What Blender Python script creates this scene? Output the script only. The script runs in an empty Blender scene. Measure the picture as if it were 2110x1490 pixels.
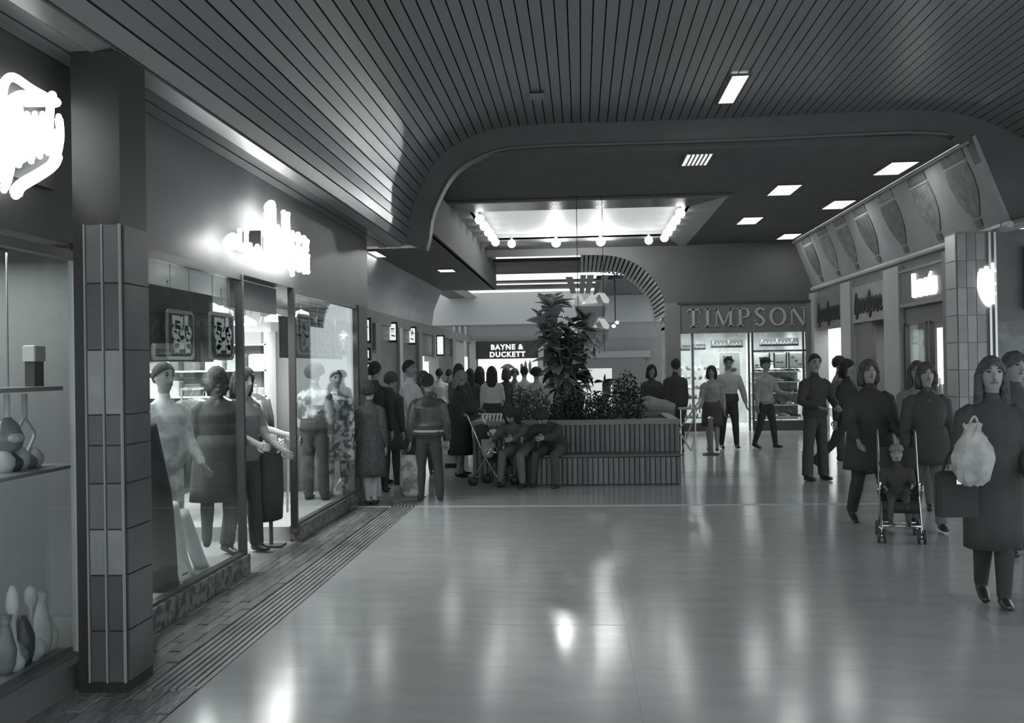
import bpy, bmesh, math, random
import numpy as np
from mathutils import Vector, Matrix
random.seed(7)
S = bpy.context.scene
COL = S.collection
PI = math.pi

# ------------------------------------------------------------------ camera
F, CX, CY, EYE = 2000.0, 1055.0, 745.0, 1.68          # pixels of a 2110 x 1490 frame
YAW, PITCH, ROLL = math.atan(143/F), math.atan(10/F), 0.016
fwd = np.array([-math.sin(YAW)*math.cos(PITCH), math.cos(YAW)*math.cos(PITCH), math.sin(PITCH)])
_r = np.cross(fwd, [0, 0, 1]); _r /= np.linalg.norm(_r); _u = np.cross(_r, fwd)
RT = _r*math.cos(ROLL) - _u*math.sin(ROLL); UP = np.cross(RT, fwd)
cd = bpy.data.cameras.new('camera'); cam = bpy.data.objects.new('camera', cd); COL.objects.link(cam)
cd.sensor_width = 36; cd.lens = F*36/2110; cd.clip_end = 200
cam.matrix_world = Matrix(((RT[0], UP[0], -fwd[0], 0), (RT[1], UP[1], -fwd[1], 0), (RT[2], UP[2], -fwd[2], EYE), (0, 0, 0, 1)))
S.camera = cam
def ray(px, py): return fwd*F + RT*(px-CX) - UP*(py-CY)
def onY(px, py, d): v = ray(px, py); return v*(d/v[1]) + np.array([0, 0, EYE])
def onX(px, py, x): v = ray(px, py); return v*(x/v[0]) + np.array([0, 0, EYE])
def onZ(px, py, z): v = ray(px, py); return v*((z-EYE)/v[2]) + np.array([0, 0, EYE])

# ------------------------------------------------------------------ exposure, world, large lights
S.view_settings.view_transform = 'Standard'; S.view_settings.look = 'None'
S.view_settings.gamma = 1; S.view_settings.use_curve_mapping = False
S.view_settings.exposure = 0.45
w = bpy.data.worlds.new('world'); S.world = w; w.use_nodes = True
bg = w.node_tree.nodes['Background']
bg.inputs['Color'].default_value = (0.93, 0.99, 1.0, 1); bg.inputs['Strength'].default_value = 1.15
def area(name, loc, sx, sy, power, rot=(0, 0, 0), col=(0.97, 1, 0.99)):
    l = bpy.data.lights.new(name, 'AREA'); l.shape = 'RECTANGLE'; l.size = sx; l.size_y = sy
    l.energy = power; l.color = col
    o = bpy.data.objects.new(name, l); COL.objects.link(o); o.location = loc; o.rotation_euler = rot
    return o
def lamp(name, loc, power, r=0.1, col=(0.97, 1, 0.99)):
    l = bpy.data.lights.new(name, 'POINT'); l.energy = power; l.shadow_soft_size = r; l.color = col
    o = bpy.data.objects.new(name, l); COL.objects.link(o); o.location = loc
    return o
area('timpson_window_lamp', (4.0, 24.45, 2.58), 2.8, 0.12, 190)
area('timpson_back_lamp', (4.0, 26.8, 2.55), 2.6, 0.5, 60)
area('far_shop_lamp', (-2.9, 38.3, 2.0), 2.0, 0.5, 40)
area('clothes_shop_lamp', (-4.9, 9.0, 2.70), 2.0, 5.0, 420)
area('clothes_window_lamp', (-3.35, 9.2, 2.46), 0.7, 5.6, 40)
area('gift_shop_lamp', (-3.9, 4.9, 2.40), 1.2, 1.6, 30)
area('boots_lamp', (6.5, 16.4, 2.45), 0.8, 1.5, 28)
area('right_shop_lamp', (6.5, 19.6, 2.45), 0.8, 1.5, 22)
area('right_far_shop_lamp', (6.5, 23.0, 2.45), 0.8, 2.0, 28)
area('left_row_lamp', (-5.3, 20.5, 2.5), 0.8, 9, 60)

# ------------------------------------------------------------------ materials
MATS = {}
def gray(v, k=1.0): return (v*0.972, v*1.0, v*0.994, 1)
def M(name, v=0.2, rough=0.6, metal=0.0, emit=0.0, ev=None, noise=0.0, scale=8.0, bump=0.0, stretch=(1, 1, 1), spec=0.5, coat=0.0, contrast=None):
    if name in MATS: return MATS[name]
    m = bpy.data.materials.new(name); m.use_nodes = True; MATS[name] = m
    nt = m.node_tree; b = nt.nodes['Principled BSDF']
    b.inputs['Base Color'].default_value = gray(v); b.inputs['Roughness'].default_value = rough
    b.inputs['Metallic'].default_value = metal; b.inputs['Specular IOR Level'].default_value = spec
    b.inputs['Coat Weight'].default_value = coat
    if emit:
        b.inputs['Emission Color'].default_value = gray(ev if ev else 1.0); b.inputs['Emission Strength'].default_value = emit
    if noise or bump or contrast:
        tc = nt.nodes.new('ShaderNodeTexCoord'); mp = nt.nodes.new('ShaderNodeMapping'); mp.inputs['Scale'].default_value = stretch
        n = nt.nodes.new('ShaderNodeTexNoise'); n.inputs['Scale'].default_value = scale; n.inputs['Detail'].default_value = 3
        nt.links.new(tc.outputs['Object'], mp.inputs['Vector']); nt.links.new(mp.outputs['Vector'], n.inputs['Vector'])
        if noise or contrast:
            r = nt.nodes.new('ShaderNodeValToRGB'); e = r.color_ramp.elements
            if contrast:
                e[0].position = .44; e[1].position = .56; e[0].color = gray(v); e[1].color = gray(contrast)
            else:
                e[0].position = .25; e[1].position = .75; e[0].color = gray(v*(1-noise)); e[1].color = gray(v*(1+noise))
            nt.links.new(n.outputs['Fac'], r.inputs['Fac']); nt.links.new(r.outputs['Color'], b.inputs['Base Color'])
        if bump:
            bp = nt.nodes.new('ShaderNodeBump'); bp.inputs['Strength'].default_value = bump; bp.inputs['Distance'].default_value = .02
            nt.links.new(n.outputs['Fac'], bp.inputs['Height']); nt.links.new(bp.outputs['Normal'], b.inputs['Normal'])
    return m
def glass_mat(name, tint=0.82, fres=1.0):
    m = bpy.data.materials.new(name); m.use_nodes = True; nt = m.node_tree
    for n in list(nt.nodes): nt.nodes.remove(n)
    out = nt.nodes.new('ShaderNodeOutputMaterial'); mix = nt.nodes.new('ShaderNodeMixShader')
    t = nt.nodes.new('ShaderNodeBsdfTransparent'); t.inputs['Color'].default_value = gray(tint)
    g = nt.nodes.new('ShaderNodeBsdfGlossy'); g.inputs['Roughness'].default_value = .02; g.inputs['Color'].default_value = gray(.9)
    f = nt.nodes.new('ShaderNodeLayerWeight'); f.inputs['Blend'].default_value = .5
    p = nt.nodes.new('ShaderNodeMath'); p.operation = 'POWER'; p.inputs[1].default_value = 5
    q = nt.nodes.new('ShaderNodeMath'); q.operation = 'MULTIPLY_ADD'; q.inputs[1].default_value = .8*fres; q.inputs[2].default_value = .035*fres
    nt.links.new(f.outputs['Facing'], p.inputs[0]); nt.links.new(p.outputs[0], q.inputs[0]); nt.links.new(q.outputs[0], mix.inputs[0])
    nt.links.new(t.outputs[0], mix.inputs[1]); nt.links.new(g.outputs[0], mix.inputs[2])
    nt.links.new(mix.outputs[0], out.inputs['Surface']); MATS[name] = m
    return m

# ------------------------------------------------------------------ mesh helpers
class B:
    def __init__(s): s.v = []; s.f = []
    def add(s, v, f):
        o = len(s.v); s.v += [tuple(map(float, p)) for p in v]; s.f += [tuple(i+o for i in q) for q in f]; return s
    def box(s, x0, x1, y0, y1, z0, z1):
        return s.add([(x0,y0,z0),(x1,y0,z0),(x1,y1,z0),(x0,y1,z0),(x0,y0,z1),(x1,y0,z1),(x1,y1,z1),(x0,y1,z1)],
                     [(0,3,2,1),(4,5,6,7),(0,1,5,4),(1,2,6,5),(2,3,7,6),(3,0,4,7)])
    def cbox(s, x0, x1, y0, y1, z0, z1, c=.01):           # box with chamfered vertical and top edges
        s.prism([(x0+c,y0),(x1-c,y0),(x1,y0+c),(x1,y1-c),(x1-c,y1),(x0+c,y1),(x0,y1-c),(x0,y0+c)], z0, z1-c, cap1=False)
        o = len(s.v)-8
        s.v += [(x0+2*c,y0+c,z1),(x1-2*c,y0+c,z1),(x1-c,y0+2*c,z1),(x1-c,y1-2*c,z1),(x1-2*c,y1-c,z1),(x0+2*c,y1-c,z1),(x0+c,y1-2*c,z1),(x0+c,y0+2*c,z1)]
        s.f += [(o+i, o+(i+1) % 8, o+8+(i+1) % 8, o+8+i) for i in range(8)] + [tuple(range(o+8, o+16))]
        return s
    def prism(s, poly, z0, z1, cap1=True, axis='z'):
        n = len(poly)
        def P(a, b, c): return (a, b, c) if axis == 'z' else ((a, c, b) if axis == 'y' else (c, a, b))
        v = [P(a, b, z0) for a, b in poly] + [P(a, b, z1) for a, b in poly]
        f = [tuple(range(n-1, -1, -1))] + ([tuple(range(n, 2*n))] if cap1 else []) + [(i, (i+1) % n, n+(i+1) % n, n+i) for i in range(n)]
        return s.add(v, f)
    def tube(s, pts, rad, seg=10, up=(0, 0, 1), close=True):      # rad: r or (rx, ry) per point
        pts = [np.array(p, float) for p in pts]; n = len(pts); o = len(s.v)
        if not isinstance(rad, (list, tuple)) : rad = [rad]*n
        elif len(rad) == 2 and n != 2 and not isinstance(rad[0], (list, tuple)): rad = [tuple(rad)]*n
        u0 = None
        for i in range(n):
            t = pts[min(i+1, n-1)] - pts[max(i-1, 0)]; L = np.linalg.norm(t); t = t/L if L > 1e-9 else np.array([0, 0, 1.])
            if u0 is None:
                a = np.array(up, float); a = a - t*(a@t)
                if np.linalg.norm(a) < 1e-3: a = np.array([0, 1., 0]) - t*t[1]
                if np.linalg.norm(a) < 1e-3: a = np.array([1., 0, 0]) - t*t[0]
            else: a = u0 - t*(u0@t)
            a /= np.linalg.norm(a); u0 = a; b = np.cross(t, a)
            r = rad[i]; rx, ry = r if isinstance(r, (list, tuple)) else (r, r)
            for k in range(seg):
                q = 2*PI*k/seg; s.v.append(tuple(pts[i] + b*(rx*math.cos(q)) + a*(ry*math.sin(q))))
        for i in range(n-1):
            for k in range(seg):
                k2 = (k+1) % seg; s.f.append((o+i*seg+k, o+i*seg+k2, o+(i+1)*seg+k2, o+(i+1)*seg+k))
        if close:
            s.f.append(tuple(o+k for k in range(seg-1, -1, -1))); s.f.append(tuple(o+(n-1)*seg+k for k in range(seg)))
        return s
    def lathe(s, prof, c=(0, 0, 0), seg=16):
        o = len(s.v); n = len(prof)
        for r, z in prof:
            for k in range(seg):
                q = 2*PI*k/seg; s.v.append((c[0]+r*math.cos(q), c[1]+r*math.sin(q), c[2]+z))
        for i in range(n-1):
            for k in range(seg):
                k2 = (k+1) % seg; s.f.append((o+i*seg+k, o+i*seg+k2, o+(i+1)*seg+k2, o+(i+1)*seg+k))
        s.f.append(tuple(o+k for k in range(seg-1, -1, -1))); s.f.append(tuple(o+(n-1)*seg+k for k in range(seg)))
        return s
    def ell(s, c, r, seg=12, rings=8):
        return s.lathe_e(c, r, seg, rings)
    def lathe_e(s, c, r, seg, rings):
        o = len(s.v); rx, ry, rz = r
        for i in range(1, rings):
            th = PI*i/rings
            for k in range(seg):
                q = 2*PI*k/seg; s.v.append((c[0]+rx*math.sin(th)*math.cos(q), c[1]+ry*math.sin(th)*math.sin(q), c[2]-rz*math.cos(th)))
        for i in range(rings-2):
            for k in range(seg):
                k2 = (k+1) % seg; s.f.append((o+i*seg+k, o+i*seg+k2, o+(i+1)*seg+k2, o+(i+1)*seg+k))
        a = len(s.v); s.v += [(c[0], c[1], c[2]-rz), (c[0], c[1], c[2]+rz)]
        for k in range(seg):
            k2 = (k+1) % seg; s.f.append((a, o+k2, o+k)); s.f.append((a+1, o+(rings-2)*seg+k, o+(rings-2)*seg+k2))
        return s
    def sheet(s, P, d):                                     # grid of points (rows x cols) thickened along vector d
        R, C = len(P), len(P[0]); o = len(s.v); d = np.array(d, float)
        for q in (0, 1):
            for row in P:
                for p in row: s.v.append(tuple(np.array(p, float)+d*q))
        n = R*C
        for i in range(R-1):
            for j in range(C-1):
                a = o+i*C+j; s.f.append((a, a+1, a+C+1, a+C)); s.f.append((n+a+C, n+a+C+1, n+a+1, n+a))
        ring = [(0, j) for j in range(C)] + [(i, C-1) for i in range(1, R)] + [(R-1, j) for j in range(C-2, -1, -1)] + [(i, 0) for i in range(R-2, 0, -1)]
        for k in range(len(ring)):
            a = o+ring[k][0]*C+ring[k][1]; b = o+ring[(k+1) % len(ring)][0]*C+ring[(k+1) % len(ring)][1]
            s.f.append((b, a, a+n, b+n))
        return s
    def ribbon(s, path, wdt, z0, z1, axis='y', closed=False):    # flat stroke of width wdt along a 2D path, extruded z0..z1 on axis
        p = [np.array(q, float) for q in path]; n = len(p); L = []; Rr = []
        for i in range(n):
            a = p[(i-1) % n] if closed else p[max(i-1, 0)]; b = p[(i+1) % n] if closed else p[min(i+1, n-1)]
            t = b-a; t /= (np.linalg.norm(t)+1e-9); nn = np.array([-t[1], t[0]]); ww = wdt[i] if isinstance(wdt, list) else wdt
            L.append(p[i]+nn*ww/2); Rr.append(p[i]-nn*ww/2)
        m = n if closed else n-1
        for i in range(m):
            j = (i+1) % n
            s.prism([tuple(L[i]), tuple(Rr[i]), tuple(Rr[j]), tuple(L[j])], z0, z1, axis=axis)
        return s
    def mesh(s, name, mat, shift=(0, 0, 0), smooth=False):
        me = bpy.data.meshes.new(name); sh = shift
        me.from_pydata([(p[0]-sh[0], p[1]-sh[1], p[2]-sh[2]) for p in s.v], [], s.f)
        bm = bmesh.new(); bm.from_mesh(me); bmesh.ops.recalc_face_normals(bm, faces=bm.faces); bm.to_mesh(me); bm.free()
        if mat: me.materials.append(mat)
        if smooth:
            me.polygons.foreach_set('use_smooth', [True]*len(me.polygons))
        me.update(); return me
    def obj(s, name, mat, parent=None, smooth=False, local=False, origin=None):
        if parent is not None:
            sh = (0, 0, 0) if local else root_loc(parent); o = bpy.data.objects.new(name, s.mesh(name, mat, sh, smooth)); o.parent = parent
        else:
            a = np.array(s.v); lo, hi = a.min(0), a.max(0)
            sh = origin if origin is not None else ((lo[0]+hi[0])/2, (lo[1]+hi[1])/2, lo[2])
            o = bpy.data.objects.new(name, s.mesh(name, mat, sh, smooth)); o.location = sh
        COL.objects.link(o); return o
def root_loc(o):
    L = Vector((0, 0, 0))
    while o: L += o.location; o = o.parent
    return tuple(L)
def empty(name, loc, rz=0):
    o = bpy.data.objects.new(name, None); COL.objects.link(o); o.location = tuple(map(float, loc)); o.rotation_euler = (0, 0, rz)
    o.empty_display_size = .1; return o
def tag(o, label, cat, group=None):
    o['label'] = label; o['category'] = cat
    if group: o['group'] = group
    return o
def thing(name, label, cat, loc, rz=0, group=None): return tag(empty(name, loc, rz), label, cat, group)
def struct(o): o['kind'] = 'structure'; return o
def link(name, me, parent=None, loc=(0, 0, 0), rot=(0, 0, 0), sc=(1, 1, 1)):
    o = bpy.data.objects.new(name, me); COL.objects.link(o); o.parent = parent; o.location = loc; o.rotation_euler = rot; o.scale = sc; return o
def copy_tree(o, parent=None):
    c = o.copy(); COL.objects.link(c); c.parent = parent
    for ch in o.children: copy_tree(ch, c)
    return c
def text_obj(name, s, size, mat, parent, loc, rot=(PI/2, 0, 0), ext=.01, bold=0.0, space=1.0, local=False, align='CENTER'):
    cu = bpy.data.curves.new(name, 'FONT'); cu.body = s; cu.size = size; cu.extrude = ext; cu.offset = bold; cu.space_character = space
    cu.align_x = align; cu.resolution_u = 3
    t = bpy.data.objects.new(name, cu); COL.objects.link(t)
    dg = bpy.context.evaluated_depsgraph_get(); me = bpy.data.meshes.new_from_object(t.evaluated_get(dg))
    bpy.data.objects.remove(t); me.materials.clear(); me.materials.append(mat); me.name = name
    r = root_loc(parent) if parent and not local else (0, 0, 0)
    bm = bmesh.new(); bm.from_mesh(me); bm.verts.ensure_lookup_table(); bm.verts.index_update(); seen = set(); bpy.data.meshes.remove(me)
    for v in bm.verts:                                       # one mesh per letter
        if v.index in seen: continue
        isl, st = [], [v]; seen.add(v.index)
        while st:
            q = st.pop(); isl.append(q)
            for e in q.link_edges:
                n = e.other_vert(q)
                if n.index not in seen: seen.add(n.index); st.append(n)
        idx = {q.index: i for i, q in enumerate(isl)}; fs = {f for q in isl for f in q.link_faces}
        m2 = bpy.data.meshes.new('letter'); m2.from_pydata([tuple(q.co) for q in isl], [], [[idx[w.index] for w in f.verts] for f in fs]); m2.materials.append(mat)
        o = bpy.data.objects.new('letter', m2); COL.objects.link(o); o.parent = parent
        o.location = (loc[0]-r[0], loc[1]-r[1], loc[2]-r[2]); o.rotation_euler = rot
    bm.free()
ORD = ['first', 'second', 'third', 'fourth', 'fifth', 'sixth', 'seventh', 'eighth', 'ninth', 'tenth', 'eleventh', 'twelfth', 'thirteenth', 'fourteenth']
def smooth_path(pts, n=6):
    p = [np.array(q, float) for q in pts]; out = []
    for i in range(len(p)-1):
        a, b, c, d = p[max(i-1, 0)], p[i], p[i+1], p[min(i+2, len(p)-1)]
        for k in range(n):
            t = k/n; out.append(.5*((2*b)+(-a+c)*t+(2*a-5*b+4*c-d)*t*t+(-a+3*b-3*c+d)*t**3))
    out.append(p[-1]); return out
# ================================================================== SETTING
m_floor = M('floor_terrazzo', .38, .165, noise=.10, scale=3.0, spec=.55, bump=.035, stretch=(.6, 2.2, 1))
m_floor_b = M('floor_terrazzo_dark', .31, .175, noise=.10, scale=3.0, spec=.55, bump=.035, stretch=(.6, 2.2, 1))
m_grout = M('floor_grout', .2, .6)
m_pave = M('brick_paver', .10, .42, noise=.45, scale=14, bump=.25, stretch=(3, .6, 1))
m_pave2 = M('brick_paver_light', .15, .40, noise=.45, scale=14, bump=.25, stretch=(3, .6, 1))
m_slat = M('ceiling_slat_metal', .175, .33, metal=.3, noise=.12, scale=1.2, spec=.6, stretch=(1, .2, 1))
m_void = M('ceiling_void', .035, .9)
m_dark = M('dark_ceiling_paint', .095, .7, noise=.15, scale=3)
m_bulk = M('bulkhead_paint', .10, .6, noise=.15, scale=2)
m_fascia = M('fascia_panel', .095, .5, noise=.15, scale=1.2)
m_fasciad = M('fascia_panel_dark', .05, .5, noise=.15, scale=1.5)
m_wallg = M('wall_light_gray', .30, .7, noise=.08, scale=1.5)
m_wallm = M('wall_mid_gray', .15, .7, noise=.1, scale=1.5)
m_wood = M('dark_wood', .065, .45, noise=.3, scale=6, stretch=(6, 6, .6))
m_black = M('black_paint', .04, .5)
m_white = M('white_paint', .75, .5)
m_metal = M('bright_metal', .55, .3, metal=.7)
m_chrome = M('chrome_tube', .75, .18, metal=1.0)
m_glow = M('lamp_glow', .8, .5, emit=.9)
m_neon = M('neon_glow', .8, .5, emit=2.2)
m_skyp = M('skylight_glow', .35, .6, emit=.36, ev=.8)
m_globe = M('globe_glow', .8, .4, emit=6)
m_globe2 = M('globe_bright', .8, .4, emit=240)
m_lit = M('lit_window_panel', .7, .5, emit=.75)
m_glass = glass_mat('shop_glass', .86, 1.0)
m_granite = M('speckled_kerb', .05, .35, contrast=.17, scale=16)

# --- floor: base slab, tiles laid in the near hall, light joint strip
fl = struct(B().box(-9, 9, -1.0, 45, -.30, -.012).obj('floor', m_grout))
TX, TY = 2.3, .9
tm = {}
def tile_mesh(x0, x1, y0, y1, dark):
    k = (round(x1-x0, 3), round(y1-y0, 3), dark)
    if k not in tm: tm[k] = B().box(-(k[0]/2)+.0004, k[0]/2-.0004, -(k[1]/2)+.002, k[1]/2-.002, -.02, 0).mesh('floor_tile', m_floor_b if dark else m_floor)
    return tm[k]
rng = random.Random(3)
ny = 0
y = -.9
while y < 26.0:
    x = (-2.04 if y < 12.3 else -2.04-TX)
    while x < 7.2:
        dk = (abs(y-6.3) < .5 and x > 1.0 and x < 5) or (rng.random() < .10)
        o = link('floor_tile', tile_mesh(x, x+TX, y, y+TY, dk), fl, (x+TX/2-fl.location[0], y+TY/2-fl.location[1], -fl.location[2]+rng.uniform(-.0004, .0004)),
                 (rng.uniform(-.0018, .0018), rng.uniform(-.0003, .0003), 0))
        x += TX
    y += TY
link('floor_screed', B().box(-6, 7.5, 26.1, 40, -.02, 0).mesh('floor_screed', m_floor), fl, tuple(-fl.location))
link('floor_screed', B().box(-9, -2.8, 5.4, 12.3, -.02, 0).mesh('floor_screed', m_wallm), fl, tuple(-fl.location))
link('floor_joint_strip', B().box(-2.75, 5, 11.62, 11.69, -.01, .004).mesh('floor_joint_strip', M('light_joint', .46, .3)), fl, tuple(-fl.location))
# --- brick paving strip along the left shops; the outer rows are narrow drainage ribs
pv = struct(B().box(-2.80, -2.04, -.9, 12.3, -.28, -.014).obj('trim_1', m_grout))
pm = [B().cbox(-.036, .036, -.20, .20, -.02, 0, .003).mesh('paver', m) for m in (m_pave, m_pave2)]
rows = [-2.765+.075*i for i in range(10)]
for i, x in enumerate(rows):
    yy = 2.6 + (.2 if i % 2 else 0)
    while yy < 12.2:
        if x > -2.34 and yy > 5.0 and yy < 12.0:
            break
        if x < -2.34 or yy < 5:
            link('paver', pm[rng.random() < .4], pv, (x-pv.location[0], yy-pv.location[1], -pv.location[2]+rng.uniform(-.003, .003)), (rng.uniform(-.01, .01), rng.uniform(-.02, .02), 0))
        yy += .41
for i in range(7):
    x = -2.325+.042*i
    link('drain_rib', B().box(x, x+.027, 5.0, 12.2, -.012, .004).mesh('drain_rib', M('drain_rib_stone', .22, .35, noise=.3, scale=9, stretch=(1, .3, 1))), pv, tuple(-pv.location))

# --- vaulted slat ceiling over the near hall
prof = [(-2.80,3.37),(-2.64,3.375),(-2.47,3.39),(-2.40,3.52),(-2.29,4.02),(-1.92,4.62),(-1.30,4.95),(-.6,5.03),(.6,5.03),(2.2,5.03),(3.6,5.05),(4.6,5.05),(5.25,4.95),(5.95,4.62),(6.5,4.1),(6.9,3.7),(7.15,3.4)]
PR = smooth_path(prof, 8)
def offset(path, d):
    out = []
    for i, p in enumerate(path):
        t = path[min(i+1, len(path)-1)]-path[max(i-1, 0)]; t /= np.linalg.norm(t); out.append(p+np.array([-t[1], t[0]])*d)
    return out
b = B(); OUT = offset(PR, .10); OU2 = offset(PR, .16)
b.sheet([[(p[0], 1.0, p[1]) for p in OUT], [(p[0], 13.6, p[1]) for p in OUT]], (0, 0, .05))
ce = struct(b.obj('ceiling', m_void))
def slats(path, y0, y1, pitch, wd, parent, mat):
    cum = [0]
    for i in range(1, len(path)): cum.append(cum[-1]+np.linalg.norm(path[i]-path[i-1]))
    me = B().prism([(-wd/2, 0), (wd/2, 0), (wd/2, .03), (-wd/2, .03)], 0, y1-y0, axis='y').mesh('ceiling_slat', mat)
    n = int(cum[-1]/pitch); r0 = Vector(root_loc(parent))
    for k in range(n):
        s = (k+.5)*pitch; i = max(j for j in range(len(cum)) if cum[j] <= s); i = min(i, len(path)-2)
        q = (s-cum[i])/(cum[i+1]-cum[i]+1e-9); p = path[i]*(1-q)+path[i+1]*q; t = path[i+1]-path[i]
        link('ceiling_slat', me, parent, (p[0]-r0[0], y0-r0[1], p[1]-r0[2]), (0, -math.atan2(t[1], t[0]), 0))
slats(PR, 1.2, 13.45, .1215, .108, ce, m_slat)
# bulkhead that closes the vault
INN = offset(PR, -.30)
iO = [i for i, p in enumerate(PR) if p[0] > -2.43]
iR = [i for i in iO if PR[i][0] < 5.35]
b = B()
b.sheet([[(PR[i][0], 13.45, PR[i][1]) for i in iR], [(INN[i][0], 13.45, INN[i][1]) for i in iR]], (0, .25, 0))
b.sheet([[(OU2[i][0], 13.46, OU2[i][1]) for i in iO], [(PR[i][0], 13.46, PR[i][1]) for i in iO]], (0, .2, 0))
rp = [tuple(PR[i]) for i in iO if PR[i][0] > 5.15]
b.prism(rp+[(7.2, 3.45), (5.74, 3.47), (5.30, 4.60), (5.05, 4.66)], 13.452, 13.68, axis='y')
struct(b.obj('trim_2', m_bulk))
b = B()                                                    # thin bead along the lower edge of the bulkhead
b.tube([(INN[i][0], 13.44, INN[i][1]) for i in iO if INN[i][0] < 5.0 and INN[i][1] > 3.75], .02, 6)
struct(b.obj('trim_3', M('bulkhead_bead', .13, .5)))
# lower ceiling over the middle hall, cut open for the skylight (X -2.1..2.1, Y 18.3..23.1)
b = B()
for x0, x1, y0, y1 in ((-2.4, 5.24, 13.6, 18.3), (-2.4, -2.1, 18.3, 23.1), (2.1, 5.24, 18.3, 23.1), (-2.4, 5.24, 23.1, 26.2)):
    b.box(x0, x1, y0, y1, 4.65, 4.75)
b.box(-4.3, -2.4, 14.2, 27.2, 3.85, 3.95)
struct(b.obj('ceiling', m_dark))
struct(B().box(-2.45, -2.35, 13.7, 27.2, 3.85, 4.75).obj('trim_19', M('ceiling_step', .045, .8)))
struct(B().box(-4.25, -2.2, 14.12, 14.2, 3.44, 3.9).obj('trim_4', m_dark))
struct(B().box(-4.2, -2.35, 14.08, 14.13, 3.44, 3.475).obj('trim_5', M('pale_edge', .4, .5)))
# skylight coffer
sk = thing('skylight', 'large rectangular lit skylight with grey splayed frame and globe bulbs, nearer of the two', 'skylight', (0, 20.8, 4.6))
m_frl = M('skylight_frame_light', .36, .6); m_frd = M('skylight_frame_dark', .05, .25, noise=.6, scale=3, stretch=(.2, 6, 1))  # end bands coloured dark for the frame's unlit underside
for sx in (-1, 1):
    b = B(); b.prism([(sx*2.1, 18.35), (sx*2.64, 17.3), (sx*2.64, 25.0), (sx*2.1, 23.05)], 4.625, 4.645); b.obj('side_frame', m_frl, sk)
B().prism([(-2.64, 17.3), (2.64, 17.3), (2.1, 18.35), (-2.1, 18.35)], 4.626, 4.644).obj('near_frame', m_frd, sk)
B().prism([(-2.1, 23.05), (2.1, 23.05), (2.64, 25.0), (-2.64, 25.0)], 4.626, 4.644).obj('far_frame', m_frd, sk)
B().box(-2.7, 2.7, 17.2, 17.3, 4.60, 4.645).obj('frame_lip', M('frame_lip', .12, .4), sk)
B().box(-2.08, 2.08, 18.4, 23.0, 4.80, 4.83).obj('light_panel', m_skyp, sk)
b = B(); b.box(-2.14, -2.1, 18.3, 23.1, 4.63, 4.9).box(2.1, 2.14, 18.3, 23.1, 4.63, 4.9).box(-2.1, 2.1, 18.26, 18.3, 4.63, 4.9).box(-2.1, 2.1, 23.1, 23.14, 4.63, 4.9)
b.obj('recess_wall', M('recess_white', .7, .5), sk)
b = B(); b.box(-2.0, 2.0, 22.9, 22.98, 4.64, 4.68).box(-2.02, -1.94, 18.4, 22.9, 4.64, 4.68).box(1.94, 2.02, 18.4, 22.9, 4.64, 4.68); b.obj('lamp_rail', M('rail_gray', .2, .4), sk)
gm = B().ell((0, 0, 0), (.095, .095, .095), 14, 10).mesh('globe', m_globe, smooth=True)
gm2 = B().ell((0, 0, 0), (.105, .105, .105), 14, 10).mesh('globe', m_globe2, smooth=True)
sm_ = B().lathe([(.03, .09), (.035, .16)], seg=8).mesh('socket', m_metal)
spots = [(-1.95, 19.0), (-1.95, 19.9), (-1.95, 20.8), (-1.95, 21.7), (-1.95, 22.5), (1.95, 18.9), (1.95, 19.8), (1.95, 20.7), (1.95, 21.6), (1.95, 22.5), (-1.6, 22.9), (-.55, 22.9), (.5, 22.9), (1.62, 22.9)]
for i, (x, y) in enumerate(spots):
    big = i in (11, 12)
    g = link('globe', gm2 if big else gm, sk, (x, y-20.8, -.02))
    link('socket', sm_, g)
b = B(); b.box(1.3, 2.7, 14.3, 14.8, 4.6, 4.64)
# recessed downlights
def downlight(x, y, z, sx, sy, lab, louvre=0):
    t = thing('ceiling_light', lab, 'ceiling light', (x, y, z-.03))
    B().box(x-sx/2, x+sx/2, y-sy/2, y+sy/2, z-.012, z-.004).obj('diffuser', m_glow, t)
    f = B(); e = .03
    f.box(x-sx/2-e, x+sx/2+e, y-sy/2-e, y-sy/2, z-.02, z).box(x-sx/2-e, x+sx/2+e, y+sy/2, y+sy/2+e, z-.02, z)
    f.box(x-sx/2-e, x-sx/2, y-sy/2, y+sy/2, z-.02, z).box(x+sx/2, x+sx/2+e, y-sy/2, y+sy/2, z-.02, z); f.obj('frame', m_dark, t)
    for k in range(louvre):
        xx = x-sx/2+sx*(k+1)/(louvre+1); B().box(xx-.008, xx+.008, y-sy/2, y+sy/2, z-.04, z-.012).obj('louvre', m_black, t)
    a = area('downlight_lamp', (x, y, z-.05), sx*.9, sy*.9, 5*sx*sy*4); a.parent = t; a.location = (0, 0, -.02)
downlight(1.72, 14.25, 4.65, .36, .8, 'louvred ceiling light with bright and dark stripes just beyond the bulkhead', 5)
L = [(3.53, 17.0), (3.55, 20.55), (4.88, 15.35), (4.90, 18.75), (4.93, 23.3)]
LB = ['square ceiling light left of the sloped panels, nearer of the left pair', 'square ceiling light left of the sloped panels, farther of the left pair', 'square ceiling light beside the sloped panels, nearest of the row of three', 'square ceiling light beside the sloped panels, middle of the row of three', 'square ceiling light beside the sloped panels, farthest of the row of three']
for (x, y), l in zip(L, LB): downlight(x, y, 4.65, .40, 1.0, l)
downlight(-3.93, 18.1, 3.85, .4, 1.0, 'pale ceiling light over the left walkway beside the clothes shop end')
downlight(-2.97, 21.5, 3.85, .35, .6, 'small ceiling light over the left walkway, farther back')
downlight(1.89, 11.95, 5.01, .19, 1.2, 'bright rectangular ceiling light set among the dark slats')
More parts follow.
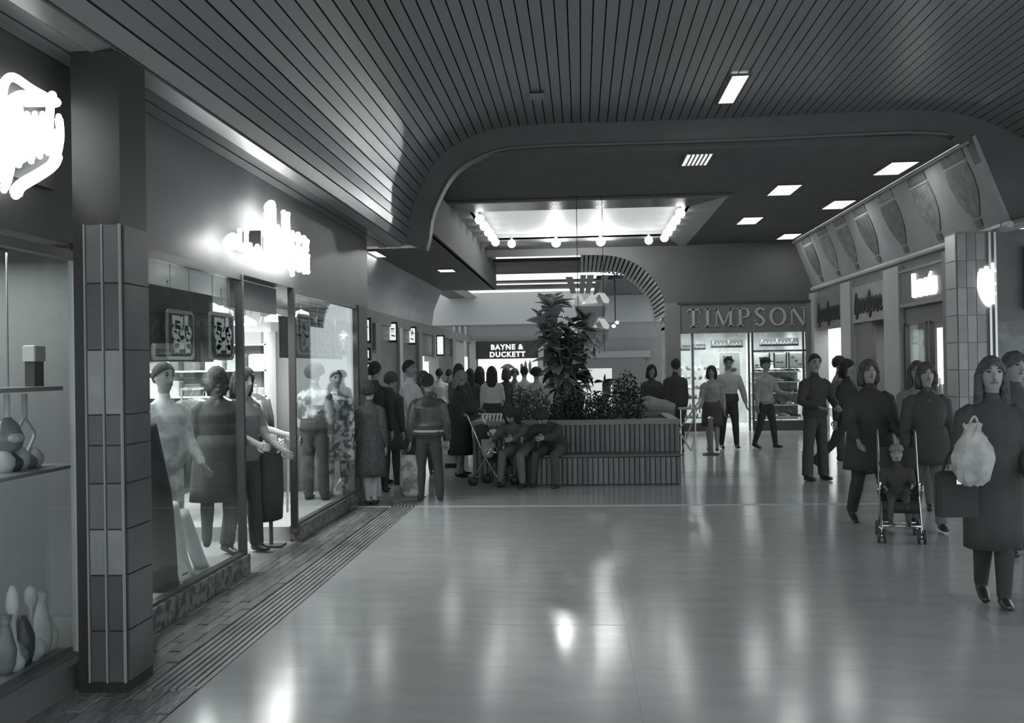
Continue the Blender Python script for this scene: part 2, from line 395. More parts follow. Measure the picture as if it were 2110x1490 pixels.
tag(B().cbox(-.58, -.40, 11.85, 12.05, 4.985, 5.02, .006).obj('ceiling_vent', M('vent_gray', .2, .5)), 'small square grey vent set in the slat ceiling', 'vent')
# --- left: fascia over gift shop and clothes shop, clothes shop box
struct(B().box(-3.9, -2.80, 5.2, 12.63, 2.48, 3.62).obj('wall_left', m_fascia))
struct(B().box(-3.9, -2.80, 1.0, 5.2, 2.40, 3.62).obj('wall_left_near', m_fasciad))
struct(B().box(-4.2, -2.86, 12.50, 12.63, 0, 3.27).obj('wall_left_end', m_wallm))
struct(B().box(-7.6, -7.5, 5.3, 12.6, 0, 2.9).obj('wall_left_shop', M('shop_back_wall', .5, .7, noise=.3, scale=2)))
struct(B().box(-7.5, -4.2, 12.5, 12.62, 0, 2.9).obj('wall_left_shop_end', m_wallg))
struct(B().box(-7.5, -2.80, 5.98, 6.08, 0, 2.9).obj('wall_left_shop_side', m_wallg))
struct(B().box(-7.5, -3.9, 5.3, 12.5, 2.75, 2.85).obj('ceiling', M('shop_ceiling', .10, .8)))
struct(B().box(-2.9, -2.79, 5.34, 6.08, 0, 2.9).obj('wall_left_return', m_fasciad))
struct(B().box(-5.0, -4.9, 1.0, 5.98, 0, 2.9).obj('wall_left_gift', M('gift_back', .20, .8, noise=.2, scale=2)))
struct(B().box(-4.9, -3.9, 1.0, 5.98, 2.5, 2.6).obj('ceiling', m_dark))
# tiled pillar between the two left shops
pl = struct(B().box(-2.66, -2.40, 4.93, 5.24, 0, 3.37).obj('wall_left_pillar', M('pillar_core', .022, .4, noise=.2, scale=2)))
m_ptile = [M('pillar_tile_%s' % n, v, .3, noise=.25, scale=4) for n, v in (('light', .22), ('mid', .12), ('dark', .075))]
zz = [0.06, .33, .62, .86, 1.1, 1.30, 1.46, 1.80, 2.15, 2.46]; tone = [2, 2, 0, 1, 2, 2, 0, 2, 1]
for i in range(9):
    for j in range(2):
        x0 = -2.585+.095*j
        o = B().box(x0+.004, x0+.088, 4.915, 4.932, zz[i]+.004, zz[i+1]-.004).obj('pillar_tile', m_ptile[tone[i]], pl)
    B().box(-2.404, -2.388, 4.945, 5.225, zz[i]+.004, zz[i+1]-.004).obj('pillar_tile', m_ptile[2], pl)
for j in range(3):
    B().box(-2.592+.095*j-.004, -2.592+.095*j+.004, 4.91, 4.93, .06, 2.46).obj('pillar_joint', M('pale_joint', .26, .4), pl)
# kerbs under the shop windows
struct(B().box(-2.87, -2.77, 6.0, 7.9, 0, .155).obj('baseboard_left', m_granite))
struct(B().box(-2.87, -2.77, 9.32, 12.05, 0, .155).obj('baseboard_left_far', m_granite))
struct(B().prism([(-2.9, 0), (-2.70, 0), (-2.74, .12), (-2.9, .14)], 1.0, 5.3, axis='y').obj('baseboard_left_near', M('kerb_dark', .085, .5)))
struct(B().box(-5.0, -2.87, 6.08, 7.88, 0, .14).obj('trim_6', M('display_floor', .22, .6, noise=.3, scale=3)))
struct(B().box(-5.0, -2.87, 9.35, 12.05, 0, .14).obj('trim_7', MATS['display_floor']))
struct(B().box(-4.9, -2.9, 1.0, 5.97, 0, .13).obj('trim_8', M('gift_display_floor', .3, .6)))
# windows and frames
def window(n, x, y0, y1, z0, z1, posts, mat, top=True):
    wd = struct(B().box(x-.006, x+.006, y0, y1, z0, z1).obj('window_%d' % n, m_glass))
    for p in posts: B().box(x-.03, x+.035, p-.022, p+.022, z0-.02, z1).obj('window_post', mat, wd)
    if top: B().box(x-.03, x+.03, y0, y1, z1-.05, z1).obj('window_head', mat, wd)
    B().box(x-.03, x+.03, y0, y1, z0-.01, z0+.02).obj('window_sill', mat, wd)
    return wd
m_post = M('dark_post', .05, .35); m_pale = M('pale_post', .7, .35)
window(1, -2.83, 6.08, 7.9, .155, 2.48, [7.88], m_post)
window(2, -2.83, 9.32, 12.05, .155, 2.48, [9.34, 12.03], m_post)
w3 = window(3, -2.83, 1.0, 5.25, .11, 2.36, [], m_post)
B().box(-2.85, -2.81, 5.225, 5.258, .09, 2.36).obj('window_post', m_pale, w3)
B().box(-2.85, -2.81, 5.30, 5.33, .09, 2.36).obj('window_post', m_pale, w3)
# pillar beyond clothes shop (short return)
struct(B().box(-2.95, -2.78, 12.05, 12.5, 0, 2.48).obj('wall_left_return', m_wallm))
# ================================================================== MIDDLE HALL AND FAR END
# left row of small shops at X = -4.2, light sloped soffit above them
b = B(); b.sheet([[(-4.2, 12.63, 2.86), (-4.2, 27.2, 2.86)], [(-4.13, 12.63, 3.3), (-4.13, 27.2, 3.3)], [(-3.9, 12.63, 3.85), (-3.9, 27.2, 3.85)]], (-.06, 0, .02))
struct(b.obj('trim_9', m_wallg))
struct(B().box(-4.35, -4.2, 12.63, 36.9, 2.60, 2.88).obj('wall_left_row', m_wallm))
struct(B().box(-6.5, -6.4, 12.63, 36.9, 0, 2.8).obj('wall_left_row_back', M('row_back', .35, .8, noise=.3, scale=1.2)))
m_col = M('column_gray', .17, .6, noise=.15, scale=2); m_colp = M('column_pale', .34, .6)
for i, (y0, y1, m) in enumerate([(17.2, 17.9, m_colp), (19.6, 20.1, m_col), (22.2, 22.6, m_colp), (24.9, 25.4, m_col), (27.6, 28.3, m_colp), (31.5, 32.3, m_col), (34.5, 35.3, m_colp)]):
    struct(B().box(-4.5, -4.18, y0, y1, 0, 2.62).obj('wall_left_column', m))
m_dpan = M('dark_shop_panel', .045, .4, noise=.3, scale=2)
for y0, y1, z0, z1 in ((20.1, 22.2, 0, 2.6), (22.6, 24.9, 0, 2.6), (17.9, 19.6, 2.05, 2.6), (25.4, 27.6, 2.0, 2.6), (28.3, 31.5, 2.1, 2.6)):
    struct(B().box(-4.32, -4.24, y0, y1, z0, z1).obj('wall_left_panel', m_dpan))
m_sign = M('sign_lit_face', .75, .5, emit=.55); m_signd = M('sign_dark', .03, .5)
def proj_sign(px, y0p, y1p, wpx, Y, lab, marks):
    a = onY(px-wpx/2, y0p, Y); c = onY(px+wpx/2, y1p, Y); x0, x1, z0, z1 = a[0], c[0], c[2], a[2]
    t = thing('projecting_sign', lab, 'sign', ((x0+x1)/2, Y+.06, z0), group=None)
    B().box(x0-.04, x1+.04, Y+.01, Y+.12, z0-.05, z1+.05).obj('sign_case', m_signd, t)
    B().cbox(x0, x1, Y-.006, Y+.02, z0, z1, .01).obj('sign_face', m_sign, t)
    W, Hh = x1-x0, z1-z0
    for path, wd in marks:
        B().ribbon([(x0+W*u, z0+Hh*v) for u, v in path], wd*W, Y-.014, Y-.005, axis='y').obj('sign_mark', m_signd, t)
    B().box(min(x0, -4.2), x0, Y+.05, Y+.08, z1-.05, z1).obj('sign_bracket', m_signd, t)
    return t
proj_sign(751, 660, 702, 19, 18.3, 'bright projecting shop sign with a dark curved emblem, nearest of the left row', [([(.35, .95), (.3, .75), (.6, .62), (.95, .68)], .12), ([(.6, .88), (.8, .9)], .18)])
proj_sign(750, 752, 768, 22, 18.35, 'blank bright light box low on the left shop front', [])
proj_sign(751, 722, 738, 18, 18.32, 'dark sign with two white arrow chevrons below the nearest bright sign', [([(.05, .5), (.05, .51)], .1), ([(.25, 1), (.1, .5), (.3, 0)], .3), ([(.75, 1), (.55, .5), (.8, 0)], .25)])
proj_sign(809, 668, 701, 13, 21.3, 'white projecting shop sign with two rows of dark marks, second of the left row', [([(.2, .7), (.8, .7)], .2), ([(.2, .55), (.7, .55)], .1), ([(.3, .3), (.9, .25)], .2)])
proj_sign(849, 677, 706, 12, 23.8, 'white projecting shop sign with a dark star mark, third of the left row', [([(.3, .75), (.9, .62)], .18), ([(.6, .9), (.5, .5)], .14), ([(.3, .3), (.8, .2)], .2)])
proj_sign(907, 694, 730, 13, 27.8, 'rounded glowing white hanging sign beside the far columns', [])
# bright shop opening slivers behind the left row
for i, (px0, px1, py0, py1, Y) in enumerate([(742, 768, 738, 800, 18.6), (872, 886, 742, 800, 26.3), (893, 905, 745, 790, 27.2), (975, 982, 735, 800, 33)]):
    a = onX(px0, py0, -4.6) if False else onY(px0, py0, Y); c = onY(px1, py1, Y)
    struct(B().box(a[0]-.3, c[0]-.3, Y+.0, Y+.05, .2, a[2]).obj('window_%d' % (10+i), m_lit))
# second slat vault over the far passage
ar = [(2.15, 2.9), (2.08, 3.3), (1.9, 3.7), (1.6, 4.05), (1.2, 4.3), (.7, 4.42), (0, 4.45)]
AR = smooth_path(ar[::-1], 8)
b = B(); b.sheet([[(p[0]+.06, 24.5, p[1]+.09) for p in AR], [(p[0]+.06, 29.2, p[1]+.09) for p in AR]], (0.02, 0, .04))
c2 = struct(b.obj('ceiling', m_void))
slats(AR, 24.45, 29.0, .115, .075, c2, M('far_slat', .34, .4))
# dark wall over the shoe shop with the arch cut in it
pts = [tuple(p) for p in AR] + [(2.35, 2.9), (2.5, 3.18), (5.75, 3.18), (5.75, 4.7), (0, 4.7)]
b = B(); b.prism(pts, 24.42, 24.5, axis='y'); b.box(-4.3, 0, 24.42, 24.5, 4.45, 4.7)
struct(b.obj('wall_right_far', M('wall_over_shop', .095, .7, noise=.1, scale=1)))
b = B(); b.box(-5, 2.6, 26.2, 29.6, 4.50, 4.6); b.box(-5, -4.0, 29.6, 36.9, 4.3, 4.4).box(.5, 3, 29.6, 36.9, 4.3, 4.4)
struct(b.obj('ceiling', m_dark))
s2 = thing('skylight', 'farther lit skylight split by a dark bar above the distant passage', 'skylight', (-1.7, 33, 4.3))
B().box(-3.9, .5, 30.3, 36.2, 4.5, 4.53).obj('light_panel', M('far_skylight_glow', .7, .6, emit=.8), s2)
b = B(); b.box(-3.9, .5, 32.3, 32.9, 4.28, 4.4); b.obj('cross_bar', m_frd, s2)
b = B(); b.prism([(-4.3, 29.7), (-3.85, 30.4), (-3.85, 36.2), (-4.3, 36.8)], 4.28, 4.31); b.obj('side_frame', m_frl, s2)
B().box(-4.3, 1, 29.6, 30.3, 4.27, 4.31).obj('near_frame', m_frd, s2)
struct(B().box(-5.8, 3.0, 36.8, 36.95, 3.28, 4.5).obj('wall_far', M('far_wall_light', .36, .7)))
struct(B().box(-5.8, 3.2, 37.2, 37.3, 0, 3.35).obj('wall_far_shops', M('far_shop_wall', .19, .7, noise=.1, scale=1)))
b = B(); b.prism([(36.9, 3.3), (37.2, 2.72), (37.25, 2.72), (37.0, 3.35)], -5.6, 3.0, axis='x'); struct(b.obj('trim_10', M('far_soffit', .28, .6)))
for k in range(3):
    b = B(); b.prism([(36.88, 3.25), (37.17, 2.75), (37.16, 2.74), (36.87, 3.24)], -4.9+.22*k, -4.8+.22*k, axis='x'); struct(b.obj('trim_%d' % (11+k), M('soffit_stripe', .5, .5)))
# Bayne & Duckett
a = onY(979, 704, 37.05); c = onY(1112, 738, 37.05)
bd = thing('shop_sign', 'black shop sign reading BAYNE & DUCKETT in white capitals at the far end', 'sign', ((a[0]+c[0])/2, 37.08, c[2]))
B().cbox(a[0], c[0], 37.05, 37.15, c[2], a[2], .01).obj('sign_board', m_signd, bd)
mw = M('sign_letter_white', .8, .5, emit=.45)
text_obj('lettering', 'BAYNE &', .27, mw, bd, ((a[0]+c[0])/2-.02, 37.04, a[2]-.32), bold=.012, space=1.18)
text_obj('lettering', 'DUCKETT', .27, mw, bd, ((a[0]+c[0])/2, 37.04, a[2]-.60), bold=.012, space=1.18)
bw = thing('shop_display', 'bright white shop window with dark tree cut-outs under the far black sign', 'display', ((a[0]+c[0])/2, 37.1, 0.3))
B().box(a[0]+.1, c[0]-.08, 37.1, 37.16, .3, c[2]).obj('lit_backdrop', M('bright_backdrop', .8, .6, emit=.62), bw)
m_cut = M('cutout_gray', .16, .7)
p = onY(1045, 757, 37.08)
b = B(); b.prism([(p[0]-.28, p[2]-.04), (p[0]-.2, p[2]+.04), (p[0]-.05, p[2]+.13), (p[0]+.1, p[2]+.13), (p[0]+.22, p[2]+.05), (p[0]+.3, p[2]-.02), (p[0]+.1, p[2]-.05), (p[0]+.05, p[2]-.4), (p[0], p[2]-.4), (p[0]-.02, p[2]-.05)], 37.07, 37.09, axis='y'); b.obj('tree_cutout', m_cut, bw)
for px in (1083, 1092, 1075):
    p = onY(px, 752, 37.08); hh = .26 if px > 1080 else .12
    b = B(); b.prism([(p[0]-.05, p[2]-.3), (p[0]-.06, p[2]), (p[0], p[2]+hh-.05), (p[0]+.06, p[2]), (p[0]+.05, p[2]-.3)], 37.07, 37.09, axis='y'); b.obj('tree_cutout', m_cut, bw)
for px in (974, 1116):
    p = onY(px, 740, 37.0); struct(B().box(p[0]-.12, p[0]+.12, 36.95, 37.15, 0, 2.7).obj('wall_far_pier', m_colp))
# grey shop front to the right at the far end, with a pale band and a spotlight pair
struct(B().box(-.6, 2.6, 36.95, 37.15, 1.95, 2.2).obj('trim_15', M('far_band', .26, .5)))
struct(B().box(-.3, 2.4, 36.98, 37.15, 0, 1.95).obj('wall_far_shutter', M('far_shutter', .15, .5)))
t = thing('spotlight', 'pair of small bright spotlights hanging at the far passage right of the mobile', 'spotlight', (1.75, 30, 3.0))
p = onY(1268, 668, 30)
t.location = tuple(p)
for dx, dz in ((.05, .05), (-.05, -.06)): B().ell((p[0]+dx, 30, p[2]+dz), (.06, .06, .05), 10, 6).obj('bulb', m_globe, t)
B().box(p[0]-.02, p[0]+.02, 29.99, 30.01, p[2], 4.5).obj('stem', m_black, t)
# far ceiling lights
downlight(1.05, 25.6, 4.60 if False else 4.64, .5, .35, 'small bright ceiling light at the edge of the far slat vault')

# ================================================================== RIGHT SIDE
# sloped display panels with balloon pictures
sp = tag(empty('mural', (5.7, 13.4, 3.5)), 'long sloped grey panel with a row of balloon pictures above the right hand shops', 'mural')
b = B(); b.sheet([[(5.72, 13.42, 3.5), (5.72, 24.4, 3.5)], [(5.28, 13.42, 4.66), (5.28, 24.4, 4.66)]], (.04, 0, .03)); b.obj('backing', M('panel_gray', .27, .6, noise=.12, scale=2), sp)
nrm = np.array([-1.16, 0, -.44]); nrm /= np.linalg.norm(nrm)
def slope(y, s, d=.012):                    # point on the sloped panel: y along the hall, s = 0 bottom .. 1 top
    return (5.72-.44*s+nrm[0]*d, y, 3.5+1.16*s+nrm[2]*d)
bal_m = [M('balloon_%d' % i, v, .6, noise=.45, scale=7) for i, v in enumerate((.10, .15, .20))]
ctr = [23.3, 21.8, 20.35, 18.9, 17.35, 15.75, 14.25]
for i, yc in enumerate(ctr):
    hw = .50
    def poly(pp, mat, nm, d=.012):
        b = B(); f = [slope(yc+u*hw-(s-.5)*.0, s, d) for u, s in pp]; bk = [slope(yc+u*hw, s, d-.010) for u, s in pp]; n = len(pp)
        b.add(f+bk, [tuple(range(n)), tuple(range(2*n-1, n-1, -1))]+[(k, (k+1) % n, n+(k+1) % n, n+k) for k in range(n)]); return b.obj(nm, mat, sp)
    poly([(-.78, .97), (-.80, .84), (.80, .84), (.78, .97)], bal_m[(i*2) % 3], 'balloon_crown')
    poly([(-.80, .82), (-.80, .80), (.80, .80), (.80, .82)], M('balloon_band', .4, .6), 'balloon_band')
    poly([(-.80, .78), (-.86, .62), (-.74, .42), (-.45, .26), (-.22, .17), (.22, .17), (.45, .26), (.74, .42), (.86, .62), (.80, .78)], bal_m[(i*2+(i > 3)) % 3], 'balloon_envelope')
    poly([(-.25, .14), (-.20, .05), (.20, .05), (.25, .14)], bal_m[0], 'balloon_basket')
b = B(); b.tube([(5.70, 13.3, 3.46), (5.70, 24.4, 3.46)], .05, 8); b.tube([(5.26, 13.5, 4.62), (5.26, 24.4, 4.62)], .03, 6)
struct(b.obj('trim_16', M('light_trim', .38, .5)))
b = B(); b.tube([(5.70, 13.9, 3.44), (5.72, 13.5, 3.45), (5.9, 13.25, 3.48), (6.3, 13.15, 3.5), (7.4, 13.12, 3.5)], (.09, .07), 8)
struct(b.obj('trim_17', M('corner_cornice', .30, .45)))
# right-hand shop fronts at X = 5.7
struct(B().box(5.72, 6.0, 13.9, 24.4, 3.22, 3.5).obj('wall_right', m_wallm))
struct(B().box(7.2, 7.3, 13.8, 26, 0, 3.4).obj('wall_right_back', M('right_back', .4, .8, noise=.3, scale=1.5)))
for y0, y1, m in ((23.9, 24.4, m_colp), (20.75, 21.5, m_colp), (17.65, 18.5, m_colp), (15.25, 15.55, m_col)):
    struct(B().box(5.62, 5.95, y0, y1, 0, 3.35).obj('wall_right_pier', m))
for y in (21.1, 18.1): struct(B().box(6.0, 7.2, y-.06, y+.06, 0, 3.3).obj('wall_right_partition', m_wallm))
struct(B().box(5.7, 7.2, 13.9, 24.4, 3.2, 3.28).obj('ceiling', m_wallm))
# tiled corner pillar with metal strips
cp = struct(B().box(5.12, 5.62, 13.62, 14.0, 0, 3.42).obj('wall_right_pillar', M('corner_core', .20, .5)))
for i in range(9):
    z0 = .05+i*.372
    for j in range(3):
        B().box(5.125+j*.125, 5.242+j*.125, 13.605, 13.625, z0, z0+.362).obj('pillar_tile', M('corner_tile_%d' % ((i+j) % 2), (.26, .20)[(i+j) % 2], .25, noise=.15, scale=3), cp)
    B().box(5.105, 5.125, 13.63, 13.99, z0, z0+.362).obj('pillar_tile', M('corner_tile_lit', .42, .3), cp)  # left face tiles coloured paler, as though lit
for x in (5.53, 5.60): B().box(x, x+.03, 13.58, 13.62, 0, 3.4).obj('metal_strip', m_metal, cp)
# corner shop facing the camera: neon script, poster panels
struct(B().box(5.62, 7.4, 13.75, 13.85, 2.2, 3.45).obj('wall_right_corner', M('corner_fascia', .11, .6, noise=.2, scale=2)))
struct(B().box(6.05, 7.4, 13.65, 13.75, 2.35, 3.2).obj('wall_right_corner_panel', M('corner_panel', .08, .6)))
w4 = window(4, 7.0, 13.9, 14.0, .2, 2.2, [], m_post)
struct(B().box(5.62, 7.4, 13.76, 13.78, .2, 2.2).obj('window_5', m_glass))
struct(B().box(5.62, 7.4, 13.72, 13.82, 0, .2).obj('baseboard_right', m_granite))
struct(B().box(5.66, 7.2, 14.25, 14.3, 0, 2.6).obj('wall_right_corner_display', M('corner_display', .09, .7, contrast=.22, scale=4)))
for i, (x0, z0, v) in enumerate(((5.78, 1.2, .35), (6.0, .9, .2), (5.8, .55, .28))):
    t = thing('poster', ('pale upper poster', 'tall grey poster', 'low grey poster')[i]+' inside the corner shop window behind the striding woman', 'poster', (x0+.08, 14.2, 0)); B().box(x0, x0+.16, 14.20, 14.22, z0, z0+.42).obj('poster_sheet', M('corner_poster_%d' % i, v, .6, noise=.4, scale=9), t); B().box(x0+.075, x0+.085, 14.22, 14.23, 0, z0+.4).obj('poster_stand', m_black, t)
# fascia boards and script signs of the right bays
m_scr = M('script_dark', .05, .5); m_board = M('sign_board_gray', .24, .5, noise=.2, scale=3); m_board2 = M('sign_board_dim', .14, .5, noise=.2, scale=3)
def script_sign(y0, y1, z0, z1, board, lab, seed, mat, n=9):
    t = thing('shop_sign', lab, 'sign', (5.7, (y0+y1)/2, z0))
    B().box(5.66, 5.72, y0, y1, z0, z1).obj('sign_board', board, t)
    r = random.Random(seed); W = (y1-y0)*.84/n
    for k in range(n):
        yc = y1-(y1-y0)*.1-W*(k+.5); h = (z1-z0)*(.62 if k in (0, n//2) else .34); zc = z0+(z1-z0)*.42
        q = [(yc+W*.5, zc-h*.3), (yc+W*.1, zc+h*.6), (yc-W*.25, zc+h*.3), (yc, zc-h*.5), (yc-W*.5, zc-h*.25+r.uniform(-.03, .03))]
        B().ribbon([tuple(v) for v in smooth_path(q, 4)], .036, 5.63, 5.66, axis='x').obj('script_stroke', mat, t)
    return t
script_sign(21.55, 23.85, 2.42, 3.2, m_board2, 'dim grey shop sign with dark script lettering beside the shoe shop corner', 1, m_scr)
script_sign(18.55, 20.7, 2.46, 3.2, m_board, 'pale shop sign with bold dark script lettering left of the boots doorway', 5, m_scr, 8)
# boots
bs = thing('shop_sign', 'dark shop fascia with small glowing white lettering reading boots', 'sign', (5.7, 16.6, 2.6))
B().box(5.66, 5.74, 15.58, 17.62, 2.62, 3.25).obj('sign_board', M('boots_board', .10, .5), bs)
b = B(); b.box(5.63, 5.66, 15.58, 17.62, 2.60, 2.66).box(5.63, 5.66, 15.58, 17.62, 3.21, 3.25); b.obj('sign_trim', M('boots_trim', .2, .4), bs)
text_obj('lettering', 'boots', .52, m_neon, bs, (5.64, 16.40, 2.76), rot=(PI/2, 0, -PI/2), ext=.02, bold=.028, space=.9)
dr = struct(B().box(5.72, 5.80, 15.55, 17.65, 2.3, 2.6).obj('door_1', m_wallm))
b = B()
for y in (15.56, 16.35, 16.52, 17.55): b.box(5.70, 5.78, y, y+.09, 0, 2.32)
b.obj('door_frame', m_wood, dr)
struct(B().box(5.735, 5.745, 16.6, 17.55, .1, 2.3).obj('window_6', m_glass))
struct(B().box(6.4, 6.45, 16.85, 18.0, .9, 2.25).obj('window_7', M('boots_inner_lit', .8, .5, emit=.7)))
struct(B().box(6.38, 6.41, 17.38, 17.42, .9, 2.25).obj('trim_18', m_black))
struct(B().box(6.4, 6.45, 22.0, 23.0, .5, 2.3).obj('window_8', M('right_far_lit', .7, .5, emit=.32)))
struct(B().box(5.72, 5.8, 19.6, 20.7, 0, 2.46).obj('wall_right_shutter', M('shutter_gray', .12, .6, noise=.2, scale=2)))
# shelves with goods in the right shops
def shelf_unit(x0, x1, y0, y1, zs, lab, mat):
    t = thing('shelf_unit', lab, 'shelf', ((x0+x1)/2, (y0+y1)/2, 0))
    for z in zs: B().box(x0, x1, y0, y1, z-.02, z).obj('shelf', mat, t)
    b = B(); b.box(x0, x0+.03, y0, y0+.03, 0, zs[-1]+.3).box(x1-.03, x1, y0, y0+.03, 0, zs[-1]+.3).box(x0, x0+.03, y1-.03, y1, 0, zs[-1]+.3).box(x1-.03, x1, y1-.03, y1, 0, zs[-1]+.3); b.obj('upright', m_metal, t)
    return t
shelf_unit(6.0, 6.3, 18.6, 19.55, [.4, .75, 1.1, 1.45, 1.8], 'tall shop shelf of boxed goods behind the pale script sign shop', M('shelf_gray', .3, .5))
pk = [B().cbox(-.06, .06, -.07, .07, 0, h, .006).mesh('goods_box', M('goods_%d' % k, v, .5)) for k, (h, v) in enumerate(((.2, .7), (.26, .45), (.16, .25), (.22, .85)))]
for z in (.4, .75, 1.1, 1.45, 1.8):
    for k in range(5):
        tag(link('goods_box', pk[rng.randrange(4)], None, (6.12, 18.72+.18*k, z+.001)), 'carton %s from the camera end on the %s level of the tall shop shelf' % (ORD[k], ORD[[.4, .75, 1.1, 1.45, 1.8].index(z)]), 'box', 'cartons on the right shop shelf')
shelf_unit(6.22, 6.36, 16.9, 17.75, [.45, .75, 1.05], 'low shelf of goods seen through the boots doorway', M('shelf_gray', .3, .5))
for z in (.45, .75, 1.05):
    for k in range(4):
        tag(link('goods_box', pk[rng.randrange(4)], None, (6.29, 17.02+.2*k, z+.001)), 'carton %s from the camera end on the %s level inside the boots doorway' % (ORD[k], ORD[[.45, .75, 1.05].index(z)]), 'box', 'cartons inside the boots doorway')
# poster of a face in the far right shop
a = thing('poster', 'pale poster with a grey figure in the lit shop window by the shoe shop', 'poster', (5.98, 22.3, 0))
B().box(5.98, 6.0, 21.8, 22.7, .0, 2.0).obj('poster_sheet', M('poster_paper', .55, .6, noise=.3, scale=3), a)
b = B(); b.prism([(22.0, .7), (21.95, 1.2), (22.1, 1.5), (22.3, 1.62), (22.5, 1.4), (22.45, .7)], 5.96, 5.98, axis='x'); b.obj('poster_figure', m_cut, a)
# ================================================================== SHOE SHOP (facing the camera, Y = 24.3)
ts = thing('shop_sign', 'wide grey shop fascia with serif capitals reading TIMPSON', 'sign', (4.0, 24.3, 2.42))
B().box(2.4, 5.66, 24.22, 24.42, 2.42, 3.16).obj('sign_board', M('timpson_board', .13, .5), ts)
B().box(2.38, 5.66, 24.18, 24.24, 3.14, 3.19).obj('sign_trim', m_black, ts)
m_let = M('timpson_letter', .36, .5)
LW = {'T': .8, 'I': .36, 'M': 1.05, 'P': .72, 'S': .66, 'O': .92, 'N': .88}
def letter(ch, x, z, h):
    b = B(); W = LW[ch]*h; t = .15*h; n = .06*h; y0, y1 = 24.195, 24.222
    def bx(a, c, d, e): b.box(x+a, x+c, y0, y1, z+d, z+e)
    def serif(cx, zz, w=.3): bx(cx-w*h/2, cx+w*h/2, zz, zz+n)
    if ch == 'T': bx(W/2-t/2, W/2+t/2, 0, h); bx(0, W, h-n*1.3, h); bx(0, n, h*.78, h); bx(W-n, W, h*.78, h); serif(W/2, 0, .4)
    if ch == 'I': bx(W/2-t/2, W/2+t/2, 0, h); serif(W/2, 0, .36); serif(W/2, h-n, .36)
    if ch in 'MN':
        bx(.08*h, .08*h+n, 0, h); serif(.1*h, 0, .26); serif(.08*h, h-n, .2)
        if ch == 'M':
            b.ribbon([(x+.12*h, z+h), (x+W/2, z+.08*h)], t, y0, y1); b.ribbon([(x+W/2, z+.06*h), (x+W-.16*h, z+h)], n*1.2, y0, y1)
            bx(W-.08*h-t, W-.08*h, 0, h); serif(W-.08*h-t/2, 0, .32); serif(W-.06*h, h-n, .2)
        else:
            b.ribbon([(x+.12*h, z+h), (x+W-.12*h, z)], t, y0, y1); bx(W-.12*h, W-.12*h+n, 0, h); serif(W-.1*h, h-n, .26)
    if ch == 'P':
        bx(.1*h, .1*h+t, 0, h); serif(.1*h+t/2, 0, .36); serif(.08*h, h-n, .2)
        b.ribbon([(x+.2*h, z+.97*h), (x+.45*h, z+.97*h), (x+.60*h, z+.88*h), (x+.63*h, z+.72*h), (x+.58*h, z+.56*h), (x+.42*h, z+.48*h), (x+.2*h, z+.48*h)], [n, n, t*.8, t, t*.8, n, n], y0, y1)
    if ch == 'O':
        q = [(x+W/2+(W/2-t/2)*math.cos(a*PI/12), z+h/2+(h/2-n/2)*math.sin(a*PI/12)) for a in range(24)]
        b.ribbon(q, [n+(t-n)*abs(math.cos(a*PI/12)) for a in range(24)], y0, y1, closed=True)
    if ch == 'S':
        q = smooth_path([(x+.58*h, z+.78*h), (x+.45*h, z+.95*h), (x+.25*h, z+.95*h), (x+.13*h, z+.76*h), (x+.28*h, z+.58*h), (x+.46*h, z+.44*h), (x+.55*h, z+.24*h), (x+.40*h, z+.05*h), (x+.2*h, z+.06*h), (x+.08*h, z+.26*h)], 3)
        b.ribbon([tuple(v) for v in q], [n+(t-n)*math.sin(PI*min(1, max(0, i/(len(q)-1)))) for i in range(len(q))], y0, y1); bx(.54*h, .54*h+n, .68*h, .98*h); bx(.06*h, .06*h+n, .03*h, .32*h)
    return b.obj('letter_'+ch.lower() if False else 'letter', m_let, ts)
x = 2.60; hh = .44
tot = sum(LW[c]*hh for c in 'TIMPSON'); gap = (5.50-2.60-tot)/6
for c in 'TIMPSON': letter(c, x, 2.58, hh); x += LW[c]*hh+gap
m_shopw = M('shoe_shop_wall', .5, .8, noise=.25, scale=3)
struct(B().box(2.3, 5.7, 28.0, 28.1, 0, 3.0).obj('wall_far_shoe_shop', m_shopw))
struct(B().box(2.3, 2.4, 24.4, 28.0, 0, 3.0).obj('wall_far_shoe_shop_left', m_shopw))
struct(B().box(5.65, 5.72, 24.5, 28.0, 0, 3.0).obj('wall_far_shoe_shop_right', m_shopw))
struct(B().box(2.3, 5.7, 24.5, 28.0, 2.62, 2.7).obj('ceiling', m_shopw))
struct(B().box(2.1, 2.45, 24.2, 24.6, 0, 3.18).obj('wall_right_shoe_pier', m_wallm))
struct(B().box(5.5, 5.75, 24.2, 24.6, 0, 3.18).obj('wall_right_shoe_pier', m_wallm))
struct(B().box(2.45, 3.4, 24.25, 24.4, 0, .2).obj('baseboard_far', m_fasciad))
struct(B().box(4.2, 5.5, 24.25, 24.4, 0, .24).obj('baseboard_far', m_fasciad))
w8 = struct(B().box(2.45, 4.05, 24.31, 24.32, .2, 2.42).obj('window_9', m_glass))
w9 = struct(B().box(4.2, 5.5, 24.31, 24.32, .24, 2.42).obj('window_14', m_glass))
b = B(); b.box(4.10, 4.14, 24.26, 24.34, 0, 2.42).box(4.19, 4.23, 24.26, 24.34, 0, 2.42); b.obj('window_post', m_black, w9)
b = B(); b.box(4.2, 5.6, 24.27, 24.33, 1.94, 1.98); b.obj('window_rail', m_black, w9)
B().box(5.42, 5.46, 24.26, 24.34, .2, 2.42).obj('window_post', m_black, w9)
B().box(2.72, 2.78, 24.28, 24.34, .2, 2.42).obj('window_post', m_col, w8)
